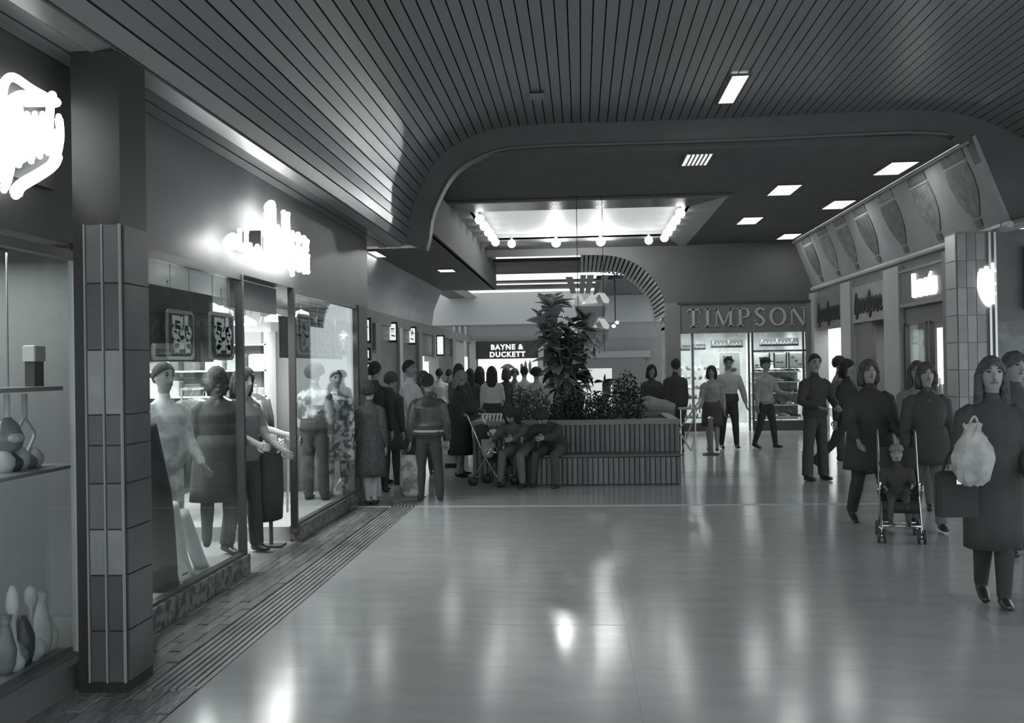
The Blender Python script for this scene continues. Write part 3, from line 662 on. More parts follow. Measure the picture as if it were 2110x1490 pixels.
def banner(x0, x1, z0, z1, lab, seed):
    t = thing('banner', lab, 'banner', ((x0+x1)/2, 24.5, z0))
    B().box(x0, x1, 24.50, 24.52, z0, z1).obj('banner_sheet', M('banner_dark', .10, .6), t)
    for xx in (x0+.03, x1-.03): B().tube([(xx, 24.51, z1-.01), (xx, 24.51, 2.63)], .003, 5).obj('cord', m_black, t)
    n = max(4, int((x1-x0)/.09)); r = random.Random(seed)
    for k in range(n):
        xc = x0+(x1-x0)*(k+.7)/(n+.4); h = (z1-z0)*(.75 if k % 4 == 0 else .4)
        q = smooth_path([(xc-.035, z0+.04), (xc, z0+.04+h*.9), (xc+.012, z0+.05), (xc+.04, z0+.05+h*.3)], 3)
        B().ribbon([tuple(v) for v in q], .016, 24.488, 24.50, axis='y').obj('script_stroke', M('script_pale', .55, .5), t)
    return t
banner(3.22, 4.02, 2.06, 2.27, 'dark banner with pale script in the left shoe shop window', 3)
banner(4.42, 5.38, 2.08, 2.28, 'dark banner with pale script at the top of the right shoe shop window', 4)
banner(2.46, 2.72, 2.0, 2.14, 'short dark banner strip at the far left of the shoe shop window', 8)
banner(2.80, 3.10, 2.02, 2.16, 'short dark banner strip left of centre in the shoe shop window', 9)
cards = [(4.28, 4.66), (4.80, 5.08), (5.16, 5.48)]
for i, (x0, x1) in enumerate(cards):
    t = thing('price_card', ('white show card with small dark shoe marks, left of the three above the shoe shelves', 'white show card with a dark bar, middle of the three above the shoe shelves', 'white show card with scattered dark marks, right of the three above the shoe shelves')[i], 'card', ((x0+x1)/2, 24.6, 1.55))
    B().cbox(x0, x1, 24.58, 24.60, 1.55, 1.90, .01).obj('card_sheet', M('card_white', .85, .5), t)
    b = B(); b.box(x0-.03, x0, 24.57, 24.6, 1.53, 1.92).box(x1, x1+.03, 24.57, 24.6, 1.53, 1.92).box(x0-.03, x1+.03, 24.57, 24.6, 1.53, 1.55); b.obj('card_frame', m_black, t)
    for k in range(3 if i != 1 else 2):
        xx = x0+.08+.09*k; zz_ = 1.68 if i == 1 else 1.62+.09*((k*2+i) % 3)
        B().ell((xx, 24.575, zz_), (.045, .006, .02), 8, 6).obj('card_mark', m_cut, t)
t = thing('show_card', 'large white show card with dark boot shapes in the left shoe shop window', 'card', (3.65, 24.5, 1.35))
B().cbox(3.42, 3.95, 24.50, 24.52, 1.35, 1.95, .01).obj('card_sheet', MATS['card_white'], t)
for xx in (3.45, 3.92): B().tube([(xx, 24.515, 1.94), (xx, 24.515, 2.63)], .003, 5).obj('cord', m_black, t)
for xx, zz_ in ((3.55, 1.8), (3.72, 1.8)): b = B(); b.prism([(xx-.03, zz_+.06), (xx+.02, zz_+.06), (xx+.03, zz_-.02), (xx+.08, zz_-.05), (xx+.08, zz_-.08), (xx-.03, zz_-.08)], 24.485, 24.5, axis='y'); b.obj('boot_shape', m_cut, t)
B().ell((3.70, 24.49, 1.52), (.16, .008, .07), 12, 8).obj('shoe_shape', m_cut, t)
# shoes: one pair mesh, copied over shelves
def shoe_mesh(name, mat, heel):
    b = B(); pts = [(0, .10, .05), (0, .07, .045), (0, .0, .038), (0, -.07, .03), (0, -.12, .024), (0, -.14, .02)]
    b.tube(pts, [(.022, .045), (.032, .05), (.034, .038), (.038, .028), (.034, .022), (.012, .012)], 8)
    b.box(-.03, .03, .05, .10, -.0-heel*0, .02)
    return b.mesh(name, mat, smooth=True)
sh = [shoe_mesh('shoe', M('shoe_leather_%d' % i, v, .35), .02) for i, v in enumerate((.04, .12, .35, .7))]
def shoe(x, y, z, rz, lab, grp):
    i = rng.randrange(4); o = link('shoe', sh[i], None, (x, y, z), (0, 0, rz)); tag(o, ('black', 'dark', 'grey', 'pale')[i]+' shoe '+lab, 'shoe', grp)
su = thing('shelf_unit', 'white shoe display shelves in the right shoe shop window', 'shelf', (4.85, 24.8, 0))
zs = [.32, .62, .92, 1.2, 1.45]
for z in zs: B().box(4.28, 5.44, 24.6, 25.0, z-.025, z).obj('shelf', m_white, su)
B().box(4.28, 5.44, 25.0, 25.03, .24, 1.6).obj('back_panel', M('shelf_back', .45, .6, noise=.4, scale=9), su)
for z in zs:
    for k in range(8): shoe(4.36+.14*k, 24.72, z+.002, rng.uniform(.3, 1.1), '%s from left on the %s shelf up in the right shoe shop window' % (ORD[k], ORD[zs.index(z)]), 'shoes on the right window shelves')
su2 = thing('shelf_unit', 'stepped slanting shoe stand in the left shoe shop window', 'shelf', (3.2, 25.0, 0))
for i in range(6):
    b = B(); b.box(2.5, 3.9, 24.55+.10*i, 24.68+.10*i, .30+.24*i, .33+.24*i); b.obj('shelf', M('stand_gray', .55, .5), su2)
b = B(); 
for xx in (2.5, 3.2, 3.87): b.prism([(24.6, 0), (25.25, 1.6), (25.25, 0)], xx, xx+.03, axis='x')
b.obj('side_support', M('stand_gray', .55, .5), su2)
for i in range(6):
    for k in range(9): shoe(2.56+.155*k, 24.62+.10*i, .332+.24*i, rng.uniform(-.9, .2), '%s from left on the %s step up in the left shoe shop window' % (ORD[k], ORD[i]), 'shoes on the left window stand')
# ================================================================== PEOPLE
def rot2(v, a): return np.array([v[0], v[1]*math.cos(a)-v[2]*math.sin(a), v[1]*math.sin(a)+v[2]*math.cos(a)])
D = math.radians
SKIN = M('skin', .27, .55); SKIND = M('skin_shaded', .22, .55); HAIRD = M('hair_dark', .042, .8, noise=.5, scale=30, spec=.15); HAIRM = M('hair_mid', .08, .75, noise=.5, scale=30, spec=.15)
HAIRL = M('hair_light', .2, .5, noise=.4, scale=30); EYEM = M('eye_dark', .03, .3); LIP = M('lips', .13, .5); SHOE = M('shoe_black', .03, .35)
def cloth(name, v, noise=.12, scale=5, contrast=None): return M('cloth_'+name, v, .85, noise=noise, scale=scale, contrast=contrast, spec=.2)
BLK = cloth('black', .052); DGR = cloth('dark_gray', .08); MGR = cloth('mid_gray', .14); LGR = cloth('light_gray', .34); WHT = cloth('white', .62)
def dist_seg(P, a, b):
    ab = b-a; t = np.clip(((P-a)@ab)/(ab@ab+1e-9), 0, 1); return np.linalg.norm(P-(a+t[:, None]*ab), axis=1)
def human(name, label, x, y, face, h=1.7, fem=False, build=1.0, lean=0, legs=((0, 0, 3), (0, 0, 3)), arms=((0, 8, 8), (0, 8, 8)), head=(0, 0),
          skin=None, top=None, bottom=None, shoe=None, hairm=None, hair='short', hem=0.93, bulk=.0, flare=0.0, leg_skin=False, bare_arm=0, skirt=None, seat=None,
          vox=.014, group=None, category='person', hat=None, hands=True, rnd=0, vneck=0, hk=1.0):
    """face 0 looks towards the camera side (-Y), 180 away; index 0 of legs and arms is the person's left (+x)"""
    skin = skin or SKIN; top = top or MGR; bottom = bottom or DGR; shoe = shoe or SHOE; hairm = hairm or HAIRD
    k = h/1.75; up = np.array([0, math.sin(-D(lean)), math.cos(D(lean))]); fr = np.array([0, -math.cos(D(lean)), -math.sin(D(lean))])
    pel = np.array([0, 0, .93]); b = B(); segs = []; J = {}
    def seg(a, c, r, m): segs.append((np.array(a, float), np.array(c, float), r, m))
    # torso
    wd = .94 if fem else 1.0; bk = bulk
    T = [(-.13, .10, .085), (-.07, .155, .11), (0, .178*(1.04 if fem else 1), .118), (.07, .168, .115), (.16, .142*(.95 if fem else 1.04), .102), (.27, .160, .113), (.38, .178*wd, .122), (.45, .168*wd, .100), (.495, .118*wd, .078), (.535, .066, .060), (.575, .052, .055)]
    pts = []; rad = []
    for s, rx, ry in T:
        fwdo = (.012 if (fem and .25 < s < .42) else 0)
        c = pel + (up*s if s > 0 else np.array([0, 0, s])) + fr*fwdo
        e = (bk if s < .4 else bk*.45) if -.05 < s < .5 else 0
        pts.append(c); rad.append((rx*build+e, ry*build+e))
    b.tube(pts, rad, 16, up=fr)
    hm = (hem-.93)
    for i in range(len(T)-1):
        s = (T[i][0]+T[i+1][0])/2; seg(pts[i], pts[i+1], (rad[i][0]+rad[i][1]+rad[i+1][0]+rad[i+1][1])/4, bottom if s < hm else (skin if s > .525 else top))
    # neck and head
    nb = pel+up*.55; hp, hy = D(head[0]), D(head[1])
    lean2 = D(lean)*.55+hp; hu = np.array([0, -math.sin(lean2), math.cos(lean2)]); hf0 = np.array([0, -math.cos(lean2), -math.sin(lean2)])
    hr = np.array([1., 0, 0])*math.cos(hy)+hf0*math.sin(hy); hf = hf0*math.cos(hy)-np.array([1., 0, 0])*math.sin(hy)
    hu, hr, hf = hu*hk, hr*hk, hf*hk
    hc = nb+up*.075+hu*.095+hf*.012
    b.tube([nb-up*.05, nb+up*.03, hc-hu*.03], [.062, .052, .05], 10); seg(nb-up*.0, hc-hu*.05, .05, skin)
    HR = [(-.118, .016, .022, .05), (-.108, .040, .046, .036), (-.08, .057, .066, .020), (-.04, .067, .082, .008), (0, .073, .093, .0), (.04, .074, .096, -.002), (.075, .064, .082, -.004), (.100, .044, .056, -.006), (.114, .018, .022, -.006)]
    b.tube([hc+hu*z+hf*o for z, rx, ry, o in HR], [(rx*hk, ry*hk) for z, rx, ry, o in HR], 16, up=hf)
    seg(hc-hu*.08, hc+hu*.06, .085, skin)
    b.tube([hc+hf*.088+hu*.018, hc+hf*.104-hu*.012, hc+hf*.112-hu*.028, hc+hf*.085-hu*.036], [.010, .013, .016, .012], 8)
    for sx in (-1, 1): b.ell(hc+hr*(.076*sx)-hf*.008-hu*.008, (.013, .022, .03), 8, 6)
    if vneck: seg(nb+fr*.05, nb-up*vneck+fr*(.085+bk), .052, skin)
    # legs
    for i, sx in enumerate((1, -1)):
        f, kn, ab = legs[i]; f, kn, ab = D(f), D(kn), D(ab)
        H = pel+np.array([.080*sx, 0, -.03])
        d1 = np.array([sx*math.sin(ab), -math.sin(f)*math.cos(ab), -math.cos(f)*math.cos(ab)])
        d2 = np.array([sx*math.sin(ab)*.5, -math.sin(f-kn), -math.cos(f-kn)]); d2 /= np.linalg.norm(d2)
        K = H+d1*.425; A = K+d2*.41
        ft = rot2(np.array([0, -1, 0]), -(min(0, (f-kn))*.8 if f-kn < 0 else (f-kn)*.5)) if True else 0
        g = 0 if leg_skin else .012
        cl = 0 if leg_skin else flare
        b.tube([H+np.array([0, 0, .05]), H+d1*.08, H+d1*.22, K, K+d2*.12, K+d2*.3, A], [.088*build, .09*build+g*.4, .076*build+g, .056+g+cl*.2, .056+g+cl*.5, .043+g+cl*.8, .037+g+cl], 12, up=(0, -1, .01))
        seg(H, K, .08, bottom if not (leg_skin and skirt is None and False) else skin); seg(K, A-d2*.0, .055, skin if leg_skin else bottom)
        if leg_skin: seg(H+d1*.3, K, .085, skin)
        toe = A+ft*.165+np.array([0, 0, -.045]); heel = A-ft*.055+np.array([0, 0, -.04])
        b.tube([heel, A+np.array([0, 0, -.03]), A+ft*.09+np.array([0, 0, -.042]), toe], [(.034, .036), (.042, .045), (.044, .034), (.03, .022)], 10, up=(0, 0, 1))
        seg(heel, toe, .045, shoe); seg(A+np.array([0, 0, -.02]), A+ft*.03-np.array([0, 0, .05]), .05, shoe)
        J['knee%d' % i] = K; J['ank%d' % i] = A; J['hip%d' % i] = H
    # arms
    late = []
    for i, sx in enumerate((1, -1)):
        a = arms[i]; f, ab, e = D(a[0]), D(a[1]), D(a[2]); inn = D(a[3]) if len(a) > 3 else 0
        Sh = pel+up*.442+np.array([sx*.172*wd*build, 0, 0])
        d1 = np.array([sx*math.sin(ab), -math.sin(f)*math.cos(ab), -math.cos(f)*math.cos(ab)])
        d2 = np.array([sx*(math.sin(ab)*.4-math.sin(inn)), -math.sin(f+e)*math.cos(inn), -math.cos(f+e)*math.cos(inn)]); d2 /= np.linalg.norm(d2)
        El = Sh+d1*.29; Wr = El+d2*.245; g = bk*.6+(0 if bare_arm else .010)
        b.tube([Sh+up*.012-np.array([sx*.075, 0, 0]), Sh+up*.006-np.array([sx*.03, 0, 0]), Sh+d1*.03+np.array([sx*.008, 0, 0]), Sh+d1*.10, El, El+d2*.08, Wr], [.042, .052*build+g*.5, .056*build+g*.8, .05*build+g, .039+g, .038+g, .027+g*.6], 10, up=(0, -1, .02))
        seg(Sh, Sh+d1*.16, .06, top); seg(Sh+d1*.16, El, .05, skin if bare_arm >= 2 else top); seg(El, Wr, .045, skin if bare_arm else top)
        n = np.cross(d2, np.array([0, -1., 0.])); n = n/np.linalg.norm(n) if np.linalg.norm(n) > .2 else np.array([sx*1., 0, 0]); n *= 1
        side = np.cross(n, d2)
        b.tube([Wr-d2*.03, Wr+d2*.02, Wr+d2*.06, Wr+d2*.092], [(.025, .021), (.033, .018), (.040, .016), (.037, .014)], 10, up=n)
        seg(Wr+d2*.012, Wr+d2*.09, .04, skin)
        J['hand%d' % i] = Wr+d2*.10; J['wr%d' % i] = Wr; J['el%d' % i] = El
        if hands:
            for q in range(4):
                o = side*(-.028+.0187*q); L = (.070, .080, .076, .060)[q]; c = Wr+d2*.08+o
                late.append(([c, c+d2*(L*.45)+n*.004*-1, c+d2*(L*.8)-n*.016*sx*sx, c+d2*L-n*.030], [.0092, .0088, .0080, .0062]))
            c = Wr+d2*.025-side*.030
            late.append(([c, c+d2*.028-side*.022, c+d2*.055-side*.026-n*.008, c+d2*.070-side*.022-n*.014], [.011, .0105, .0095, .007]))
    # drop to the floor or onto the seat
    A_ = np.array(b.v); zmin = A_[:, 2].min()
    dz = -zmin if seat is None else seat/k-(.93-.13+.02)
    # body mesh: voxel union -> one surface
    me = B(); me.v = b.v; me.f = b.f
    tmp = bpy.data.objects.new('tmp', me.mesh('tmp', None)); COL.objects.link(tmp)
    md = tmp.modifiers.new('r', 'REMESH'); md.mode = 'VOXEL'; md.voxel_size = vox
    ms = tmp.modifiers.new('s', 'SMOOTH'); ms.factor = .5; ms.iterations = 2
    dg = bpy.context.evaluated_depsgraph_get(); bm_ = bpy.data.meshes.new_from_object(tmp.evaluated_get(dg)); bpy.data.objects.remove(tmp)
    nv = len(bm_.vertices); V = np.empty(nv*3); bm_.vertices.foreach_get('co', V); V = V.reshape(-1, 3)
    nf = len(bm_.polygons); nl = len(bm_.loops); ls = np.empty(nf, int); lt = np.empty(nf, int); lv = np.empty(nl, int)
    bm_.polygons.foreach_get('loop_start', ls); bm_.polygons.foreach_get('loop_total', lt); bm_.loops.foreach_get('vertex_index', lv)
    Fc = [tuple(lv[s:s+t]) for s, t in zip(ls, lt)]
    C = np.array([V[list(f[:3])].mean(0) for f in Fc])
    best = np.full(nf, 9.); mi = np.zeros(nf, int); mats = []
    for a, c, r, m in segs:
        if m not in mats: mats.append(m)
        d = dist_seg(C, a, c)-r; q = d < best; best[q] = d[q]; mi[q] = mats.index(m)
    # fingers and face details joined to the same mesh
    L2 = B(); mid = []
    for p, r in late: n0 = len(L2.f); L2.tube(p, r, 6); mid += [skin]*(len(L2.f)-n0)
    for sx in (-1, 1):
        n0 = len(L2.f); L2.ell(hc+hf*.080+hr*(.033*sx)+hu*.016, (.015, .012, .009), 8, 6); mid += [EYEM]*(len(L2.f)-n0)
        n0 = len(L2.f); q0 = hc+hf*.088+hr*(.018*sx)+hu*.036; L2.tube([q0, hc+hf*.087+hr*(.036*sx)+hu*.041, hc+hf*.078+hr*(.054*sx)+hu*.034], [.005, .006, .004], 6); mid += [hairm]*(len(L2.f)-n0)
    n0 = len(L2.f); L2.tube([hc+hf*.082-hr*.026-hu*.062, hc+hf*.092-hu*.060, hc+hf*.082+hr*.026-hu*.062], [.004, .009, .004], 6); mid += [LIP]*(len(L2.f)-n0)
    for m in mid:
        if m not in mats: mats.append(m)
    me = bpy.data.meshes.new('body'); vv = [tuple((np.array(p)+[0, 0, dz])*k) for p in list(V)+L2.v]
    me.from_pydata(vv, [], Fc+[tuple(i+nv for i in f) for f in L2.f])
    for m in mats: me.materials.append(m)
    me.polygons.foreach_set('material_index', list(mi)+[mats.index(m) for m in mid]); me.polygons.foreach_set('use_smooth', [True]*len(me.polygons)); me.update()
    bpy.data.meshes.remove(bm_)
    r = thing(name, label, category, (x, y, 0), D(face), group)
    link('body', me, r)
    def tr(p): return (np.array(p)+[0, 0, dz])*k
    def child(bb, nm, mat, smooth=True):
        bb.v = [tuple(tr(p)) for p in bb.v]; return bb.obj(nm, mat, r, smooth=smooth, local=True)
    # hair
    rr = random.Random(hash(label) % 1000+rnd)
    hb = B(); c = hc-hf*.010+hu*.016
    def hpt(th, ph, R):                                      # th polar from hu, ph around, 0 = front
        return c+hu*(math.cos(th)*R[2])+hf*(math.sin(th)*math.cos(ph)*R[1])+hr*(math.sin(th)*math.sin(ph)*R[0])
    R0 = {'short': (.092, .114, .122), 'afro': (.135, .135, .130), 'long': (.092, .110, .116), 'bob': (.104, .118, .120), 'curly': (.115, .122, .122), 'scarf': (.095, .116, .118), 'bald': (.07, .09, .10)}[hair]
    rows, cols = 9, 18; grid = []
    for i in range(1, rows+1):
        row = []
        for j in range(cols):
            ph = 2*PI*j/cols; back = (1-math.cos(ph))/2
            lim = {'short': 1.02+1.2*back, 'afro': 1.35+.95*back, 'long': 1.15+1.2*back**.6, 'bob': 1.15+1.3*back**.5, 'curly': 1.2+1.2*back**.6, 'scarf': 1.25+1.3*back**.5, 'bald': 1.0+1.0*back}[hair]
            th = lim*i/rows; jt = {'afro': .014, 'curly': .016}.get(hair, .004)
            p = hpt(th, ph, [q*(1+rr.uniform(-1, 1)*jt*8*.5) for q in R0])
            row.append(p)
        grid.append(row)
    hb.v = [tuple(c+hu*R0[2])]+[tuple(p) for row in grid for p in row]
    for j in range(cols): hb.f.append((0, 1+j, 1+(j+1) % cols))
    for i in range(rows-1):
        for j in range(cols):
            a = 1+i*cols+j; a2 = 1+i*cols+(j+1) % cols; hb.f.append((a, a+cols, a2+cols, a2))
    o0 = len(hb.v); hb.v.append(tuple(c-hu*.02-hf*.02))
    for j in range(cols): hb.f.append((o0, 1+(rows-1)*cols+(j+1) % cols, 1+(rows-1)*cols+j))
    if hair in ('long', 'scarf', 'bob'):
        Ld = {'long': .30, 'scarf': .14, 'bob': .10}[hair]
        hb.tube([c+hu*.03-hf*.045, c-hu*.05-hf*.06, c-hu*(.06+Ld*.5)-hf*.075, c-hu*(.08+Ld)-hf*.085], [(.085, .06), (.10, .055), (.105 if hair != 'scarf' else .1, .045), (.07 if hair == 'long' else .09, .03)], 12, up=hf)
        for sx in (-1, 1):
            if hair != 'scarf': hb.tube([c+hu*.05+hr*.06*sx+hf*.02, c-hu*.03+hr*.085*sx+hf*.012, c-hu*(.06+Ld*.55)+hr*.088*sx-hf*.0, c-hu*(.07+Ld*.9)+hr*.075*sx+hf*.01], [.03, .032, .034, .012], 8)
    child(hb, 'headscarf' if hair == 'scarf' else 'hair', hairm)
    if hat:
        kind, hm_ = hat; t = B()
        t.tube([c+hu*.035, c+hu*.07, c+hu*.11, c+hu*.135], [(.098*hk, .118*hk), (.098*hk, .118*hk), (.08*hk, .095*hk), (.03*hk, .035*hk)], 14, up=hf)
        if kind == 'peak': t.tube([c+hu*.05+hf*.08, c+hu*.045+hf*.15, c+hu*.038+hf*.185], [(.08, .012), (.075, .010), (.03, .006)], 12, up=hu)
        child(t, 'hat', hm_)
    if skirt:
        nm, zt, zb, w, mat = skirt                           # from height zt to hem zb (fractions of a 1.75 m body), flare w
        t = B(); n = 6; ncol = 28; lo = []
        for i in range(n):
            q = i/(n-1); z = zt+(zb-zt)*q; xs = []; ys = []
            for s in (0, 1):
                Hh, Kk, Aa = J['hip%d' % s], J['knee%d' % s], J['ank%d' % s]
                if z > Hh[2]: P = Hh.copy(); P[:2] *= .4; P += (up*max(0, (z-.93))*1.0)*np.array([1, 1, 0])
                elif z > Kk[2]: P = Hh+(Kk-Hh)*((Hh[2]-z)/(Hh[2]-Kk[2]+1e-6))
                else: P = Kk+(Aa-Kk)*min(1.2, (Kk[2]-z)/(Kk[2]-Aa[2]+1e-6))
                xs.append(P[0]); ys.append(P[1])
            cx, cy = sum(xs)/2, sum(ys)/2; base = np.interp(z, [.3, .80, .93, 1.08, 1.45], [.19, .192, .188, .158+bulk, .185+bulk])*build
            rx = max(base+bulk*.6, abs(xs[0]-xs[1])/2+.095)+w*q; ry = max(base*.72+bulk*.6, abs(ys[0]-ys[1])/2+.09)+w*q*.9
            if i == 0: rx -= .022; ry -= .022
            row = []
            for j in range(ncol):
                a = 2*PI*j/ncol; fo = 1+.035*q*math.sin(a*7+rnd)+.02*q*math.sin(a*11+2)
                row.append((cx+rx*math.cos(a)*fo, cy+ry*math.sin(a)*fo, z))
            lo.append(row)
        o = len(t.v); t.v += [p for row in lo for p in row]
        for i in range(n-1):
            for j in range(ncol): t.f.append((i*ncol+j, i*ncol+(j+1) % ncol, (i+1)*ncol+(j+1) % ncol, (i+1)*ncol+j))
        inner = len(t.v); t.v += [(p[0]*1.0+(-.012)*(p[0]-0)/max(.05, abs(p[0])), p[1], p[2]+.0) for p in lo[-1]]
        t.f.append(tuple(range(ncol-1, -1, -1))); t.f.append(tuple((n-1)*ncol+j for j in range(ncol)))
        t.v = t.v[:inner]
        child(t, nm, mat)
    r['_k'] = k
    M4 = Matrix.Translation((x, y, 0)) @ Matrix.Rotation(D(face), 4, 'Z')
    W = {n: np.array(M4 @ Vector(tr(p))) for n, p in J.items()}; W['head'] = np.array(M4 @ Vector(tr(hc))); W['root'] = r
    del r['_k']
    return W
def gp(px, py): p = onZ(px, py, 0); return float(p[0]), float(p[1])
def dp(px, d): p = onY(px, 755, d); return float(p[0]), d

PAT = cloth('pattern', .10, contrast=.32, scale=9); TWEED = cloth('tweed', .065, noise=.35, scale=30); LEATH = M('cloth_leather', .055, .38, noise=.5, scale=6, bump=.3)
DENIM = cloth('denim', .09); KNIT = cloth('knit', .42, noise=.15, scale=12); KNIT2 = cloth('knit_mid', .30, noise=.2, scale=10); CREAM = cloth('cream', .55, noise=.12)
FLOR = cloth('floral', .12, contrast=.55, scale=16); CHAR = cloth('charcoal', .066)
# --- left side group
x, y = gp(765, 1040)
human('woman', 'woman seen from behind with curly dark hair and long grey dress by the clothes shop', x, y, 176, 1.49, True, legs=((0, 0, -3), (6, 10, -3)), arms=((4, 8, 14), (0, 8, 10)), top=TWEED, bottom=TWEED, hair='afro', leg_skin=True, skirt=('skirt', 1.10, .40, .03, TWEED), bulk=.012, build=1.0)
x, y = dp(772, 13.1)
human('man', 'man in a black suit standing behind the curly-haired woman, facing the far shops', x, y, 168, 1.74, top=BLK, bottom=BLK, bulk=.02, hair='short', legs=((0, 0, 4), (0, 0, 4)))
x, y = dp(803, 13.9)
human('person', 'bareheaded older person in dark coat beside the man in the black suit, head bowed', x, y, 150, 1.6, top=CHAR, bottom=BLK, bulk=.02, hairm=HAIRM, hair='curly', head=(12, 0), skirt=('coat', 1.0, .55, .03, CHAR))
x, y = dp(843, 14.5)
human('man', 'dark-haired man in a long pale jacket turned to the right, left of the leather jacket', x, y, 75, 1.76, top=CREAM, bottom=DGR, bulk=.02, hair='short', arms=((25, 6, 60, 20), (15, 6, 45)), skirt=('jacket_tail', 1.06, .74, .02, CREAM))
x, y = dp(872, 15.2)
human('woman', 'woman with light face turned to the camera behind the pale jacketed man', x, y, 10, 1.6, True, top=MGR, bottom=DGR, hair='bob', hairm=HAIRM)
x, y = gp(885, 1033)
W = human('man', 'man from behind in a leather bomber jacket and dark trousers carrying a tall bag', x, y, 180, 1.57, top=LEATH, bottom=BLK, bulk=.045, hem=.99, flare=.012, legs=((4, 6, 5), (6, 10, 6)), arms=((-6, 12, 16), (4, 14, 10)), hair='short', skirt=('waistband', 1.0, .965, .0, LGR))
hx = W['hand0']
t = thing('carrier_bag', 'tall patterned carrier bag hanging from the left hand of the man in the leather jacket', 'bag', (hx[0], hx[1], hx[2]-.62))
b = B(); b.tube([(hx[0], hx[1], hx[2]-.62), (hx[0], hx[1], hx[2]-.58), (hx[0], hx[1], hx[2]-.3), (hx[0], hx[1], hx[2]-.1)], [(.12, .07), (.15, .09), (.145, .08), (.13, .03)], 12, up=(0, 1, 0)); b.obj('bag_body', cloth('bag', .13, contrast=.3, scale=7), t, smooth=True)
b = B(); b.tube([(hx[0]-.08, hx[1], hx[2]-.11), (hx[0]-.03, hx[1], hx[2]+.0), (hx[0]+.03, hx[1], hx[2]+.0), (hx[0]+.08, hx[1], hx[2]-.11)], .008, 6); b.obj('handle', DGR, t)
x, y = gp(822, 962)
human('child', 'small child in a patterned dress facing the camera beside the pale jacketed man', x, y, 0, 1.05, True, build=1.12, top=FLOR, bottom=FLOR, hair='bob', hairm=HAIRM, leg_skin=True, skirt=('skirt', 1.08, .60, .06, FLOR), hk=1.3, bare_arm=1, vox=.018)
x, y = gp(950, 982)
W = human('woman', 'woman in a headscarf and long black coat beside the planter', x, y, 118, 1.60, True, top=BLK, bottom=BLK, bulk=.035, hair='scarf', hairm=cloth('scarf', .22, noise=.3), head=(14, 0), leg_skin=True, legs=((6, 4, 2), (-4, 4, 2)), arms=((22, 6, 60, 10), (20, 6, 55, 10)), skirt=('coat', 1.30, .36, .05, BLK))
hx = W['hand0']
t = thing('shopping_bag', 'pale boxed shopping bag on the floor by the headscarf woman', 'bag', (-1.98, 14.9, 0))
B().cbox(-2.16, -1.86, 14.85, 15.02, 0, .36, .01).obj('bag_body', WHT, t)
B().box(-2.12, -1.90, 14.84, 14.855, .13, .2).obj('bag_band', BLK, t)
# --- far left walkers and the distant crowd
far = [(905, 22, 180, 1.62, 'man in a white shirt walking away along the left shops', WHT, DGR, 'short', HAIRD, False),
       (945, 19, 160, 1.72, 'tall dark-haired person behind the headscarf woman', DGR, DGR, 'long', HAIRD, True),
       (968, 20.5, 185, 1.62, 'long-haired person in a dark coat left of the woman with the white top', CHAR, CHAR, 'long', HAIRD, True),
       (988, 21, 175, 1.66, 'dark-coated figure directly below the left edge of the far black sign', CHAR, CHAR, 'long', HAIRD, True),
       (1013, 19, 180, 1.66, 'long-haired woman in a white top and dark skirt seen from behind in the far crowd', CREAM, BLK, 'long', HAIRD, True),
       (1043, 21, 170, 1.62, 'person in a dark jacket right of the long-haired woman with the white top', DGR, BLK, 'bob', HAIRM, True),
       (1060, 22, 10, 1.6, 'person in a mid grey coat facing the camera under the tree picture', MGR, DGR, 'curly', HAIRM, True),
       (1080, 20, 180, 1.64, 'person in a pale sleeveless vest seen from behind in the far crowd', CREAM, MGR, 'short', HAIRD, False),
       (1105, 19, 200, 1.62, 'curly-haired person in a light blouse left of the tall leafy plant', KNIT, DGR, 'afro', HAIRD, True),
       (925, 24, 170, 1.6, 'small distant figure between the far columns on the left', MGR, DGR, 'short', HAIRD, False)]
for px, d, fc, h, lab, tp, bt, hr_, hm_, fem in far:
    x, y = dp(px, d)
    sk_ = ('skirt', 1.05, .5, .03, bt) if fem and px in (1013, 968, 988, 1060) else None
    human('woman' if fem else 'man', lab, x, y, fc, h, fem, top=tp, bottom=bt, hair=hr_, hairm=hm_, vox=.020, skirt=sk_, bulk=.015, arms=((10, 10, 20), (6, 12, 40, 20)), bare_arm=2 if px == 1080 else 0, hands=True, leg_skin=bool(sk_))
# --- people behind the planter and at the shoe shop
x, y = dp(1342, 19)
human('woman', 'dark-haired person in a dark jumper behind the bushes left of the tall man', x, y, 15, 1.64, True, top=CHAR, bottom=BLK, hair='bob', bulk=.015, vox=.017)
x, y = dp(1391, 18.4)
human('man', 'man in a black jacket looking up, between the planter and the shoe shop', x, y, 205, 1.74, top=BLK, bottom=BLK, hair='short', bulk=.025, head=(-10, 20), vox=.016)
x, y = dp(1375, 16.3)
human('person', 'person in a pale grey jumper bending low behind the planter so only the back shows', x, y, -80, 1.72, lean=76, legs=((12, 20, 5), (12, 20, 5)), arms=((78, 8, 5), (72, 8, 8)), head=(10, 0), top=cloth('jumper', .26, noise=.2), bottom=DGR, hair='short', bulk=.04, vox=.016)
x, y = dp(1466, 18.7)
human('woman', 'woman in an open light coat and dark skirt walking beside the barrier post', x, y, -12, 1.60, True, top=KNIT2, bottom=DGR, hair='bob', legs=((14, 6, 2), (-10, 14, 2)), leg_skin=True, skirt=('skirt', 1.06, .52, .03, DGR), bulk=.015, arms=((-10, 12, 18), (16, 10, 30)), vox=.016)
x, y = gp(1503, 925)
